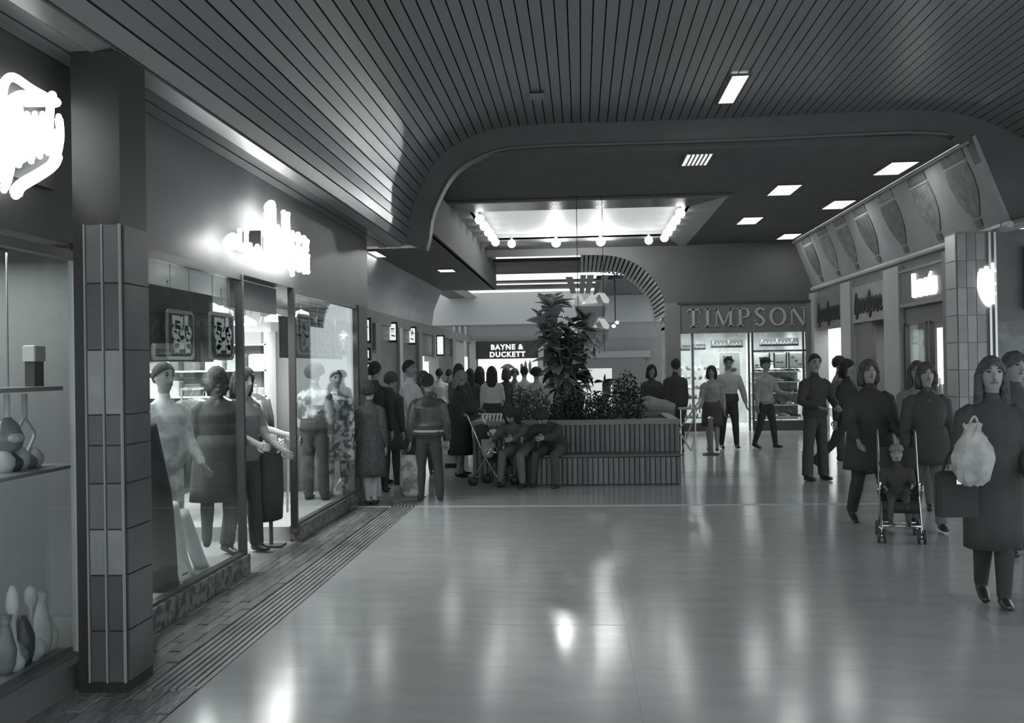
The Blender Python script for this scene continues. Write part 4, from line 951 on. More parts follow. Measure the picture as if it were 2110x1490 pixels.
human('man', 'man in a light V-neck jumper and dark trousers walking from the shoe shop', x, y, 6, 1.76, top=KNIT, bottom=BLK, hair='short', bulk=.022, build=1.04, hem=.97, vneck=.09, legs=((8, 4, 4), (-4, 8, 4)), arms=((-4, 22, 20), (-2, 22, 22, 10)), vox=.014, head=(10, 12))
x, y = gp(1580, 925)
human('man', 'man in a dark cap and light jumper turning right in front of the shoe shelves', x, y, 40, 1.72, top=KNIT2, bottom=BLK, hair='short', hat=('peak', BLK), bulk=.016, hem=.95, legs=((10, 4, 4), (-8, 12, 4)), arms=((20, 14, 60, 10), (-6, 14, 14)), vox=.014)
x, y = gp(1682, 990)
human('man', 'man in black jumper and flared trousers with hands clasped before the right shops', x, y, 28, 1.75, top=BLK, bottom=CHAR, hair='short', bulk=.022, build=1.03, hem=.96, flare=.030, legs=((0, 0, 5), (0, 0, 7)), arms=((10, 22, 62, 36), (10, 22, 62, 36)), head=(4, 20), vox=.012)
x, y = dp(1729, 16.8)
human('man', 'man in a grey suit with pale shirt turned right by the lit doorway', x, y, 70, 1.73, top=MGR, bottom=DGR, hair='curly', bulk=.02, arms=((25, 8, 60), (10, 8, 20)), vox=.014)
x, y = gp(1748, 978)
human('woman', 'dark long-haired walker half hidden behind the woman with the pushchair', x, y, 55, 1.70, True, top=BLK, bottom=BLK, hair='bob', bulk=.02, legs=((18, 6, 2), (-24, 22, 2)), arms=((14, 8, 20), (-18, 8, 14)), vox=.013, flare=.01)
# --- nearer right group
x, y = gp(1800, 1095)
W1 = human('woman', 'woman in a black coat with loose bobbed hair pushing the pushchair', x+.08, y+.35, 4, 1.66, True, top=BLK, bottom=BLK, hair='bob', hairm=HAIRM, bulk=.035, build=1.1, vneck=.12, legs=((14, 6, 3), (-12, 14, 3)), arms=((14, 10, 50, 6), (18, 14, 30, 10)), skirt=('coat', 1.1, .60, .05, BLK), vox=.011, flare=.012)
x, y = gp(1912, 1100)
W2 = human('woman', 'woman in a charcoal jacket and pale trousers walking right of the pushchair', x+.08, y+.2, -4, 1.62, True, top=CHAR, bottom=cloth('pale_trouser', .17), hair='bob', hairm=HAIRM, bulk=.03, vneck=.11, legs=((10, 6, 2), (-10, 12, 2)), arms=((-10, 14, 16), (6, 14, 10)), skirt=('coat', 1.1, .70, .04, CHAR), vox=.011, flare=.015)
x, y = gp(2042, 1250)
W3 = human('woman', 'woman in a long dark coat striding at the right edge with bags in both hands', x+.03, y, -10, 1.66, True, top=CHAR, bottom=BLK, hair='long', hairm=HAIRM, bulk=.035, legs=((5, 4, -3), (-8, 16, -3)), arms=((10, 10, 40, 10), (14, 14, 62, 8)), skirt=('coat', 1.2, .40, -.02, CHAR), vox=.010)
x, y = dp(2090, 8.6)
human('person', 'person with light curly hair close behind the striding woman at the right edge', x, y, 12, 1.70, True, top=DGR, bottom=BLK, hair='curly', hairm=HAIRM, bulk=.03, vox=.013, skirt=('coat', 1.1, .6, .03, DGR))
x, y = dp(1890, 11.2)
human('woman', 'light-haired woman partly hidden behind the charcoal jacket walker', x, y, -20, 1.64, True, top=cloth('smock', .2), bottom=MGR, hair='long', hairm=HAIRM, vox=.014, bulk=.015)
# bags of the right group
hx = W3['hand1']
t = thing('carrier_bag', 'white plastic carrier bag held up by the striding woman at the right edge', 'bag', (hx[0], hx[1], hx[2]-.02))
b = B(); r_ = random.Random(4); pr_ = []
for z, rx, ry in ((-.10, .05, .03), (-.06, .10, .05), (0, .125, .06), (.08, .13, .06), (.15, .115, .055), (.20, .085, .045), (.25, .05, .03), (.29, .06, .02)): pr_.append([(hx[0]-.03+rx*math.cos(2*PI*k/14)*r_.uniform(.86, 1.1), hx[1]-.10+ry*math.sin(2*PI*k/14)*r_.uniform(.7, 1.2), hx[2]+z+r_.uniform(-.012, .012)) for k in range(14)])
b.v = [p for q in pr_ for p in q]
for i in range(7):
    for k in range(14): b.f.append((i*14+k, i*14+(k+1) % 14, (i+1)*14+(k+1) % 14, (i+1)*14+k))
b.f.append(tuple(range(13, -1, -1))); b.f.append(tuple(98+k for k in range(14)))
b.obj('bag_body', cloth('bag_white', .36, noise=.35, scale=9), t)
B().tube(smooth_path([(hx[0]-.06, hx[1]-.10, hx[2]+.27), (hx[0]-.02, hx[1]-.10, hx[2]+.34), (hx[0]+.01, hx[1]-.10, hx[2]+.27)], 5), .008, 6).obj('handle', cloth('bag_white', .36), t)
hx = W3['el1']
t = thing('handbag', 'black box handbag hanging in front of the striding woman at the right edge', 'bag', (hx[0]-.06, hx[1]-.12, hx[2]-.42))
b = B(); b.cbox(hx[0]-.20, hx[0]+.06, hx[1]-.17, hx[1]-.07, hx[2]-.42, hx[2]-.12, .02); b.obj('bag_body', BLK, t)
b = B(); b.tube(smooth_path([(hx[0]-.16, hx[1]-.12, hx[2]-.13), (hx[0]-.10, hx[1]-.10, hx[2]+.0), (hx[0], hx[1]-.08, hx[2]+.0), (hx[0]+.04, hx[1]-.12, hx[2]-.13)], 5), .010, 6); b.obj('handle', BLK, t)
B().box(hx[0]-.09, hx[0]-.06, hx[1]-.18, hx[1]-.168, hx[2]-.2, hx[2]-.17).obj('clasp', m_chrome, t)
# --- people sitting on the planter bench
human('woman', 'dark long-haired person sitting hunched on the planter bench beside the folded pushchair', -.86, 13.78, -18, 1.62, True, lean=42, seat=.43, legs=((82, 88, 6), (84, 80, 10)), arms=((62, 6, 26, 10), (58, 8, 30, 10)), head=(24, 0), top=cloth('seated_top', .10, noise=.3), bottom=cloth('seated_trouser', .15), hair='long', bulk=.015, vox=.013)
human('man', 'person in a dark coat with pale collar leaning forward on the planter bench, right one', -.37, 13.80, -22, 1.66, lean=48, seat=.43, legs=((82, 84, 8), (80, 78, 12)), arms=((68, 8, 22, 14), (64, 8, 26, 14)), head=(20, 0), top=cloth('seated_coat', .055), bottom=cloth('seated_trouser_dark', .08), hair='curly', hairm=HAIRD, bulk=.03, vox=.013)
# ================================================================== PLANTER AND PLANTS
m_rib = [M('rib_tile_%d' % i, v, .45, noise=.2, scale=6, stretch=(3, 3, .4)) for i, v in enumerate((.155, .125, .18))]
m_core = M('planter_core', .06, .7)
pt = thing('planter', 'large planter clad in vertical ribbed tiles with a bench ledge in the hall centre', 'planter', (-.13, 14.8, 0))
b = B(); b.box(-1.58, 1.36, 14.05, 15.9, 0, .82); b.obj('core', m_core, pt)
B().box(-.72, 1.34, 13.62, 14.05, 0, .40).obj('bench_core', m_core, pt)
rims = B(); rims.cbox(-1.61, 1.39, 14.0, 14.16, .82, .89, .01).cbox(-1.61, 1.39, 15.8, 15.95, .82, .89, .01).cbox(-1.61, -1.47, 14.16, 15.8, .82, .89, .01).cbox(1.25, 1.39, 14.16, 15.8, .82, .89, .01)
rims.obj('rim', M('planter_rim', .20, .5), pt)
B().cbox(-.74, 1.37, 13.58, 14.02, .40, .43, .008).obj('bench_top', M('bench_top', .085, .4), pt)
B().box(-1.5, 1.28, 14.1, 15.85, .80, .835).obj('soil', M('soil', .03, .9), pt)
def ribs(x0, x1, y, z0, z1, pitch=.071, side=False):
    n = int(round((x1-x0)/pitch)); me = {}
    w = (x1-x0)/n
    base = [B().prism([(-w*.42, .035), (-w*.42, .008), (-w*.2, 0), (w*.2, 0), (w*.42, .008), (w*.42, .035)], 0, z1-z0).mesh('rib_tile', m) for m in m_rib]
    for k in range(n):
        c = x0+w*(k+.5); m = base[rng.choice((0, 0, 1, 2))]
        if side: link('rib_tile', m, pt, (y+.13, c-14.8, z0), (0, 0, PI/2))
        else: link('rib_tile', m, pt, (c+.13, y-14.8, z0))
ribs(-1.60, 1.38, 14.02, .43, .82)
ribs(-1.60, -.74, 14.02, 0, .43)
ribs(-.73, 1.36, 13.59, .02, .385)
ribs(14.05, 15.9, 1.39, .0, .82, side=True); ribs(13.62, 14.05, 1.365, .02, .385, side=True)
gr_ = thing('slatted_grille', 'low white slatted grille standing on the left corner of the planter rim', 'grille', (-1.2, 14.1, .89))
B().box(-1.46, -1.0, 14.06, 14.09, .985, 1.0).obj('rail', WHT, gr_)
for k in range(9):
    b = B(); b.ribbon([(-1.45+.052*k, .892), (-1.43+.052*k, .99)], .022, 14.06, 14.08); b.obj('slat', m_white, gr_)
# --- tall rubber plant
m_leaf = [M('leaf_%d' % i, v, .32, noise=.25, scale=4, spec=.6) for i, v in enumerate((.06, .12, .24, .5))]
def leaf_mesh(L, W_, mat, droop):
    P = []
    for i in range(7):
        q = i/6; w = W_*math.sin(PI*min(.99, q*.92+.05))**.8; z = -droop*L*q*q; y = L*q*(1-.1*droop)
        P.append([(-w, y, z+w*.30), (-w*.5, y, z+w*.10), (0, y, z), (w*.5, y, z+w*.10), (w, y, z+w*.30)])
    return B().sheet(P, (0, 0, -.004)).mesh('leaf', mat, smooth=True)
LM = [leaf_mesh(.30, .080, m_leaf[i % 4], dr) for i, dr in enumerate((.2, .5, .3, .45, .7, .15, .6, .35))]
def plant(name, lab, x, y, z0, z1, stems, n, spread, size, tone, group=None, bias=0):
    t = thing(name, lab, 'plant', (x, y, z0), group=group); r = random.Random(n)
    tips = []
    for s in range(stems):
        a = r.uniform(0, 2*PI); hh_ = (z1-z0)*r.uniform(.72, 1.0) if s else (z1-z0)
        path = smooth_path([(0, 0, 0), (math.cos(a)*spread*.25, math.sin(a)*spread*.25, hh_*.4), (math.cos(a)*spread*.6+bias*.5, math.sin(a)*spread*.6, hh_*.9)], 5)
        B().tube(path, [.018*size+.004]*(len(path)-1)+[.006], 6).obj('stem', M('plant_stem', .07, .7), t, smooth=True, local=True); tips.append(path)
    for k in range(n):
        path = tips[k % stems]; q = r.uniform(.12, 1)**.8; i = min(len(path)-2, int(q*(len(path)-1))); p = path[i]+(path[i+1]-path[i])*(q*(len(path)-1)-i)
        az = r.uniform(0, 2*PI); el = r.uniform(-.7, .9) if q < .85 else r.uniform(.0, 1.3)
        m = LM[(3, 7, 2, 6)[k % 4] if q > .72 and k % 3 else k*3 % 8] if tone is None else LM[r.choice(tone)]  # upper leaves paler: light from above put into their colour
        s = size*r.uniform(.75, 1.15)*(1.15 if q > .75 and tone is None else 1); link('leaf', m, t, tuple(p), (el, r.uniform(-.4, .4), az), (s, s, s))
    return t
px_, d_ = dp(1140, 15.0)
plant('rubber_plant', 'tall leafy rubber plant with long glossy leaves rising from the planter', px_+.20, 15.0, .83, 3.0, 5, 210, .62, 1.05, None, bias=-.06)
px_, d_ = dp(1150, 15.1)
plant('climbing_plant', 'dense dark climbing foliage column at the foot of the tall rubber plant', px_+.13, 15.05, .83, 2.5, 5, 170, .34, .9, (0, 1, 4, 5))
px_, d_ = dp(1240, 14.7)
plant('young_plant', 'small plant with spread dark leaves in front of the white board', px_, 14.75, .83, 1.62, 1, 14, .1, .8, (0, 4))
# low shrubs: crowns of many small leaves
def bush(lab, x, y, rx, ry, rz, n, mat, s=.05):
    t = thing('shrub', lab, 'shrub', (x, y, .835)); r = random.Random(n+int(x*10)); b = B()
    for k in range(n):
        a = r.uniform(0, 2*PI); u = r.uniform(-.1, 1); q = math.sqrt(max(0, 1-u*u)); R = r.uniform(.55, 1.0)
        c = np.array([rx*q*math.cos(a)*R, ry*q*math.sin(a)*R, rz*max(0, u)*R+.03]); d = np.array([r.uniform(-1, 1), r.uniform(-1, 1), r.uniform(-.3, 1)]); d /= np.linalg.norm(d)
        e = np.cross(d, [r.uniform(-1, 1), r.uniform(-1, 1), .3]); e /= np.linalg.norm(e)+1e-6; L_ = s*r.uniform(.7, 1.4); w_ = L_*.32; n_ = np.cross(d, e)*w_*.3
        b.add([c, c+d*L_*.5+e*w_+n_, c+d*L_, c+d*L_*.5-e*w_+n_], [(0, 1, 2), (0, 2, 3)])
    o = b.obj('foliage', mat, t, local=True); o['kind'] = 'stuff'
    for k in range(5):
        a = k*1.3; B().tube([(0, 0, -.0), (rx*.3*math.cos(a), ry*.3*math.sin(a), rz*.4), (rx*.55*math.cos(a), ry*.55*math.sin(a), rz*.75)], [.012, .008, .004], 6).obj('stem', MATS['plant_stem'], t, local=True)
m_sh = [M('shrub_leaf_%d' % i, v, .4, noise=.5, scale=14) for i, v in enumerate((.035, .06, .11))]
for px, d, rx, rz, n, mi_, lab in [(1290, 15.0, .30, .72, 900, 0, 'dark rounded shrub at the right of the planter beside the bending person'),
        (1225, 14.6, .30, .42, 700, 1, 'low fine-leaved shrub in the middle of the planter below the white board'),
        (1165, 14.6, .28, .40, 600, 0, 'low dark shrub at the foot of the tall rubber plant'),
        (1100, 14.7, .30, .50, 600, 2, 'pale speckled shrub behind the seated people'),
        (1065, 15.2, .25, .55, 450, 2, 'pale leafy shrub at the left of the planter near the white grille')]:
    x, y = dp(px, d); bush(lab, x, y, rx, rx*.9, rz, n, m_sh[mi_])
# white board behind the plants; no lamp, a glow is put into its white
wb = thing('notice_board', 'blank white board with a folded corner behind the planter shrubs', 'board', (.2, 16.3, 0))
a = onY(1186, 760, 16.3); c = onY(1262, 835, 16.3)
b = B(); b.prism([(a[0], .3), (c[0]-.0, .3), (c[0], a[2]-.0), (a[0], a[2])], 16.30, 16.33, axis='y'); b.obj('board_sheet', M('board_white_glow', .8, .6, emit=.42), wb)
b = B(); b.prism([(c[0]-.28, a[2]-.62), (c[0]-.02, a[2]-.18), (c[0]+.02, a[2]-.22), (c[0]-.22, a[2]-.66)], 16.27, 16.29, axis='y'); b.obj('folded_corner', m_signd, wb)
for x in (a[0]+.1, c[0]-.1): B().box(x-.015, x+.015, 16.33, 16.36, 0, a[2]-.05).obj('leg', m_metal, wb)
# hanging mobile of folded zigzag panels
hm = thing('hanging_mobile', 'hanging mobile of white zigzag folded panels in two tiers above the planter', 'mobile', (.14, 17, 1.6))
def hp_(px, py): p = onY(px, py, 17.0); return (p[0], p[2])
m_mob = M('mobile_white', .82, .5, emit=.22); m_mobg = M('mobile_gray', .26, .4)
def fold(pp, mat, nm, y, t=.03):
    b = B(); b.prism([hp_(*q) for q in pp], y, y+t, axis='y'); return b.obj(nm, mat, hm)
for dy, tier in ((0, 0), (53, 1)):
    for pp in ([(1172, 626), (1182, 606), (1190, 606), (1182, 627)], [(1190, 606), (1196, 606), (1206, 624), (1199, 627)], [(1199, 627), (1206, 618), (1221, 604), (1232, 624)], [(1213, 614), (1232, 603), (1236, 604), (1222, 622)], [(1233, 603), (1246, 604), (1256, 618), (1254, 625), (1244, 624)]):
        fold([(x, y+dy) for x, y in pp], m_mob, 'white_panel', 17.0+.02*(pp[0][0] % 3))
for pp in ([(1165, 570), (1180, 570), (1187, 604), (1176, 604)], [(1196, 566), (1208, 566), (1203, 604), (1194, 604)], [(1210, 566), (1224, 566), (1216, 604), (1206, 604)], [(1240, 566), (1255, 566), (1243, 602), (1233, 602)]):
    fold(pp, m_mobg, 'grey_strip', 17.06)
for pp in ([(1200, 680), (1226, 680), (1224, 700), (1202, 700)], [(1182, 700), (1202, 682), (1206, 755), (1190, 760)], [(1226, 682), (1256, 676), (1252, 700), (1234, 722)], [(1184, 630), (1250, 630), (1246, 652), (1190, 654)]):
    fold(pp, m_mobg, 'grey_panel', 17.1)
for px in (1190, 1243):
    p = hp_(px, 566); B().tube([(p[0], 17.05, 1.9), (p[0], 17.05, 4.65)], .006, 6).obj('wire', m_black, hm)
# folding stand and barrier post right of the planter
fs = thing('folding_stand', 'folding chrome stand with crossed legs between the planter and the barrier post', 'stand', (1.75, 16.2, 0))
def sp3(px, py, d): return tuple(onY(px, py, d))
for a, c in (((1400, 885), (1445, 820)), ((1400, 890), (1424, 930)), ((1424, 930), (1436, 890)), ((1445, 820), (1400, 940))):
    B().tube([sp3(*a, 16.2), sp3(*c, 16.3)], .012, 6).obj('tube', m_chrome, fs)
p = sp3(1400, 840, 16.25); B().cbox(p[0]-.02, p[0]+.30, 16.1, 16.35, p[2]-.03, p[2], .005).obj('tray', M('stand_tray', .35, .5), fs)
for px in (1404, 1434):
    q = sp3(px, 938, 16.22); B().tube([(q[0], q[1], 0), (q[0], q[1], p[2])], .011, 6).obj('leg', m_chrome, fs)
bx_, by_ = gp(1465, 937)
bp_ = thing('barrier_post', 'grey barrier post on a flat round base in front of the shoe shop', 'post', (bx_, by_, 0))
B().tube([(bx_, by_, .02), (bx_, by_, .66)], .045, 12).obj('post', M('post_gray', .2, .35), bp_)
B().lathe([(.15, 0), (.16, .012), (.14, .03), (.05, .04)], (bx_, by_, 0), 20).obj('base', m_black, bp_)
B().lathe([(.05, .66), (.055, .68), (.02, .70)], (bx_, by_, 0), 14).obj('cap', m_chrome, bp_)

# ================================================================== PUSHCHAIRS
def pushchair(lab, x, y, rz, seatm, child=False):
    t = thing('pushchair', lab, 'pushchair', (x, y, 0), rz)
    def part(b, nm, m, s=True): return b.obj(nm, m, t, smooth=s, local=True)
    for sx in (-1, 1):
        X = .17*sx
        part(B().tube(smooth_path([(X, .36, .98), (X, .33, 1.0), (X, .27, .92), (X, .0, .40), (X, -.24, .09)], 4), .011, 8), 'side_tube', m_chrome)
        part(B().tube([(X, .22, .08), (X, .0, .40), (X, -.10, .54)], .010, 8), 'rear_tube', m_chrome)
        part(B().tube(smooth_path([(X, .36, .99), (X, .40, .985), (X, .44, .95)], 4), .017, 8), 'handle_grip', m_black)
        part(B().tube([(X, .12, .48), (X*1.15, -.06, .52), (X*1.1, -.2, .48)], .010, 8), 'armrest', m_chrome)
        for yy in (-.25, .23):
            for o in (-.026, .026):
                w = B(); n = 14
                w.tube([(X+o-.009, yy, .065), (X+o+.009, yy, .065)], .065, 16); part(w, 'wheel', m_black)
            w = B(); w.tube([(X-.03, yy, .065), (X+.03, yy, .065)], .022, 10); part(w, 'hub', m_chrome)
    part(B().tube([(-.17, -.2, .15), (.17, -.2, .15)], .009, 8), 'foot_bar', m_chrome)
    part(B().tube([(-.17, .2, .12), (.17, .2, .12)], .009, 8), 'rear_bar', m_chrome)
    P = [[(xx, .20, .86-abs(xx)*.1), (xx, .12, .60), (xx, .03, .36+abs(xx)*.1), (xx, -.05, .33+abs(xx)*.15), (xx, -.17, .37), (xx, -.2, .28)] for xx in (-.16, -.08, 0, .08, .16)]
    part(B().sheet(P, (0, -.012, -.01)), 'seat_sling', seatm)
    return t
x, y = gp(1858, 1112)
pushchair('chrome-framed pushchair with dark sling seat pushed by the woman in the black coat', x, y+.05, D(-14), cloth('sling', .05))
human('toddler', 'toddler in a pale bonnet sitting in the chrome-framed pushchair', x+.0, y+.10, -14, .84, hk=1.4, fem=True, build=1.3, seat=.37, legs=((78, 60, 8), (80, 50, 8)), arms=((35, 14, 50, 12), (30, 14, 50, 12)), top=CHAR, bottom=DGR, bulk=.03, hat=('bonnet', cloth('bonnet', .22)), hairm=HAIRM, vox=.016, lean=-8)
x, y = dp(1012, 13.72)
pc2 = pushchair('dark folded pushchair parked against the planter beside the seated people', x, y, D(60), BLK)
sb = thing('bag', 'pale rounded bag hanging from the parked pushchair by the planter', 'bag', (x-.12, y-.12, .40))
p = onY(1005, 920, y-.12)
sb.location = (p[0], y-.12, p[2]-.1)
b = B(); b.tube([(0, 0, -.06), (0, 0, -.02), (0, 0, .1), (0, 0, .2)], [(.05, .03), (.085, .05), (.095, .055), (.09, .05)], 12, up=(0, 1, 0)); b.obj('bag_body', cloth('pale_bag', .30), sb, smooth=True, local=True)
B().tube(smooth_path([(-.06, 0, .19), (-.02, .01, .30), (.03, .01, .30), (.06, 0, .19)], 4), .008, 6).obj('strap', BLK, sb, local=True)
B().ell((0, 0, 0), (.1, .07, .06), 12, 8).obj('folded_blanket', WHT, None).location = (0, 0, 0)
bl = bpy.data.objects['folded_blanket']; p = onY(1018, 902, y-.02); bl.location = (p[0], y-.02, p[2]); tag(bl, 'small pale folded blanket lying on the parked pushchair', 'blanket')

# ================================================================== NEON SIGNS
m_neon1 = M('neon_tube', .8, .5, emit=8)
m_neon0 = M('neon_tube_soft', .8, .5, emit=2.4)
def neon(name, lab, strokes, plane, pos, r, nm_=None):
    m_neon1 = nm_ or MATS['neon_tube']
    pts = [[tuple((onX if plane == 'x' else onY)(px, py, pos)) for px, py in s] for s in strokes]
    a = np.array([p for s in pts for p in s]); lo, hi = a.min(0), a.max(0)
    t = thing(name, lab, 'sign', ((lo[0]+hi[0])/2, (lo[1]+hi[1])/2, lo[2]))
    for i, s in enumerate(pts):
        rr_ = r[i] if isinstance(r, list) else r
        if len(s) == 1: B().ell(s[0], (rr_, rr_, rr_), 10, 8).obj('neon_stroke', m_neon1, t, smooth=True); continue
        q = smooth_path(s, 5) if len(s) > 2 else s
        b = B(); n = len(q); b.tube(q, [rr_*.6]+[rr_]*(n-2)+[rr_*.6], 10)
        b.ell(tuple(q[0]), (rr_*.75,)*3, 8, 6).ell(tuple(q[-1]), (rr_*.75,)*3, 8, 6); b.obj('neon_stroke', m_neon1, t, smooth=True)
    return t, lo, hi
t, lo, hi = neon('neon_sign', 'large glowing white script sign at the top left over the gift shop', [
    [(2, 230), (7, 178), (20, 160), (36, 163), (62, 181), (92, 198), (120, 211)], [(8, 215), (45, 195), (80, 208), (118, 214)], [(30, 210), (60, 213), (100, 213)],
    [(12, 220), (8, 300), (3, 370)], [(26, 205), (27, 290), (20, 350), (8, 392)], [(42, 225), (40, 300), (38, 340)], [(56, 235), (57, 300), (64, 332)], [(72, 235), (74, 290), (82, 322)], [(88, 235), (91, 290), (99, 315)],
    [(104, 205), (102, 270), (106, 312)], [(121, 240), (124, 280), (118, 318)], [(32, 402), (42, 383), (80, 360), (108, 340), (118, 318)], [(108, 196)],
    [(34, 270), (36, 320)], [(49, 250), (49, 330)], [(65, 250), (68, 325)], [(82, 250), (84, 315)], [(97, 250), (98, 310)], [(114, 270), (113, 315)]], 'x', -2.74, [.022]*2+[.018]+[.021]*8+[.030, .022]+[.016]*6, m_neon0)
B().box(-2.80, -2.775, lo[1], hi[1], lo[2]+.1, hi[2]-.1).obj('sign_back', m_fasciad, t)
t, lo, hi = neon('neon_sign', 'glowing white bubble script sign on the clothes shop fascia', [
    [(464, 506), (472, 492), (482, 488), (488, 500), (476, 508), (468, 502)], [(494, 476), (494, 508)], [(508, 477), (507, 505)], [(470, 518), (477, 527)], [(484, 504), (500, 512), (520, 516), (537, 522)], [(496, 505), (515, 505)],
    [(530, 508), (534, 532), (537, 546)], [(551, 430), (556, 422), (561, 430), (561, 520), (558, 538)], [(551, 432), (551, 500), (549, 536)], [(556, 435), (556, 520)], [(584, 438), (584, 520)], [(593, 442), (594, 530)], [(588, 445), (588, 520)],
    [(571, 468), (568, 500), (566, 538)], [(602, 480), (604, 555)], [(614, 483), (616, 556)], [(626, 490), (627, 560)], [(633, 498), (632, 515)], [(634, 528), (634, 560)], [(563, 480), (590, 484), (630, 496)],
    [(563, 505), (600, 512), (630, 518)], [(566, 535), (600, 546), (630, 552)], [(598, 552), (602, 565)], [(578, 478), (578, 540)], [(540, 525), (560, 540), (580, 545)], [(565, 520), (600, 528), (632, 536)]], 'x', -2.66, [.030]*6+[.030]+[.034]*19)
b = B()
for yy in (lo[1]+.9, lo[1]+1.3, hi[1]-.2): b.box(-2.80, -2.68, yy-.02, yy+.02, lo[2]+.12, lo[2]+.3)
b.obj('mounting_bar', m_fasciad, t)
t, lo, hi = neon('neon_sign', 'bright white script sign on the corner shop beyond the tiled pillar', [[(2022, 558), (2020, 590), (2028, 615), (2038, 628)], [(2032, 553), (2033, 622)], [(2043, 556), (2046, 622)], [(2024, 575), (2048, 585)], [(2044, 546), (2048, 558)], [(2026, 600), (2048, 605)], [(2038, 560), (2040, 625)], [(2027, 565), (2028, 605)]], 'y', 13.60, .042, m_neon0)
B().box(lo[0]+.03, hi[0]-.03, 13.62, 13.75, lo[2]+.1, hi[2]-.1).obj('sign_back', m_fasciad, t)

# ================================================================== GIFT SHOP WINDOW
def ip(px, py, X): return onX(px, py, X)
p0 = ip(5, 803, -3.25); p1 = ip(80, 798, -3.25)
gs = thing('shelf', 'glass display shelf with objects hanging under it in the gift shop window', 'shelf', (-3.25, (p0[1]+p1[1])/2-.3, p0[2]-.02))
B().box(-3.40, -3.10, p0[1]-.8, p1[1], p0[2]-.015, p0[2]+.01).obj('shelf_board', M('shelf_pale', .4, .4), gs)
for yy in (p0[1]-.7, p1[1]-.1): B().tube([(-3.38, yy, p0[2]), (-3.38, yy, 2.5)], .006, 6).obj('hanger', m_metal, gs)
m_cer = M('ceramic_pale', .85, .3); m_cerd = M('ceramic_dark', .12, .3); m_gl = M('glassware', .3, .15)
for px, nm, lab in ((14, 'decanter', 'long-necked pale decanter hanging under the gift shop shelf, at the photo edge'), (50, 'wire_whisk', 'wire loop whisk hanging from a pale handle under the gift shop shelf')):
    a = ip(px, 812, -3.25); c = ip(px, 860, -3.25); e = ip(px, 935, -3.25)
    t = thing(nm, lab, 'ornament', (a[0], a[1], e[2]))
    B().tube([(a[0], a[1], a[2]), (a[0], a[1], c[2])], .017, 10).obj('handle', m_cer, t)
    if nm == 'decanter':
        L_ = c[2]-e[2]; B().lathe([(.03, 0), (.075, .03), (.09, L_*.45), (.06, L_*.8), (.02, L_)], (a[0], a[1], e[2]), 16).obj('bulb', m_gl, t, smooth=True)
        q = ip(px-4, 905, -3.2); B().ell((a[0]+.07, a[1]-.03, q[2]), (.04, .06, .028), 10, 8).obj('label_patch', m_white, t)
    else:
        for s in (-1, 1):
            q = [(a[0], a[1], c[2]), (a[0], a[1]+.06*s, c[2]-.06), (a[0], a[1]+.10*s, (c[2]+e[2])/2), (a[0], a[1]+.055*s, e[2]+.04), (a[0], a[1]+.015*s, e[2])]
            B().tube(smooth_path(q, 6), .010, 8).obj('wire_loop', m_cer, t, smooth=True)
def vase(lab, px, py, X, h, prof, mat, cat='ornament', nm='vase', z=None):
    p = ip(px, py, X); zz_ = p[2] if z is None else z
    t = thing(nm, lab, cat, (p[0], p[1], zz_)); B().lathe([(r, q*h) for r, q in prof], (p[0], p[1], zz_), 14).obj('body', mat, t, smooth=True)
    return t
lower = ip(40, 968, -3.25)
ls_ = tag(B().box(-3.42, -3.08, lower[1]-.7, lower[1]+.35, lower[2]-.02, lower[2]).obj('shelf', M('shelf_pale', .4, .4)), 'lower pale shelf holding small ornaments in the gift shop window', 'shelf')
V1 = [(.03, 0), (.05, .15), (.055, .4), (.03, .75), (.022, .85), (.035, 1)]; V2 = [(.04, 0), (.06, .3), (.06, .6), (.03, .9), (.02, 1)]
for i, (px, h, m) in enumerate([(8, .13, m_cer), (25, .10, m_cerd), (40, .14, m_cer), (55, .09, m_gl), (68, .12, m_cer)]):
    vase(('squat pale pot', 'dark little jug', 'pale round vase', 'small glass pot', 'pale cup')[i]+' on the lower gift shop shelf, number %s from the photo edge' % ('one', 'two', 'three', 'four', 'five')[i] if False else ('squat pale pot first from the edge on the lower gift shop shelf', 'dark little jug second from the edge on the lower gift shop shelf', 'pale round vase at the middle of the lower gift shop shelf', 'small glassy pot right of the round vase on the lower gift shop shelf', 'pale cup at the right end of the lower gift shop shelf')[i], px, 968, -3.25, h, V2, m, z=lower[2])
for i, (px, py, h, pr_, m, lab) in enumerate([(28, 1395, .44, [(.05, 0), (.06, .1), (.02, .35), (.015, .6), (.035, .75), (.03, .9), (.012, 1)], m_cer, 'tallest pale figurine in the gift shop window bottom'),
        (66, 1392, .40, [(.04, 0), (.012, .1), (.010, .7), (.035, .8), (.03, .95), (.01, 1)], m_cer, 'slender pale candlestick in the gift shop window bottom'),
        (88, 1385, .34, V1, m_cer, 'pale slim vase near the pale post in the gift shop window bottom'),
        (100, 1380, .22, V1, m_cer, 'short pale vase nearest the pale post in the gift shop window bottom'),
        (48, 1398, .26, V2, m_cerd, 'dark round jar among the figurines in the gift shop window bottom'),
        (12, 1402, .30, V1, m_gl, 'grey glass vase at the photo edge in the gift shop window bottom'),
        (72, 1400, .12, V2, m_cer, 'low pale bowl at the front of the gift shop window bottom'),
        (35, 1412, .14, V2, m_gl, 'low grey bowl at the front left of the gift shop window bottom')]):
    vase(lab, px, py, -3.0, h, pr_, m, nm='figurine' if i < 2 else 'vase', z=.13)
p = ip(64, 745, -3.3); t = thing('gift_box', 'bright white box standing on the gift shop shelf', 'box', (p[0], p[1], p0[2]+.01))
c = ip(64, 712, -3.3)
B().cbox(-3.32, -3.24, p[1]-.06, p[1]+.06, p[2], c[2], .006).obj('box_body', M('gift_white', .75, .5), t)
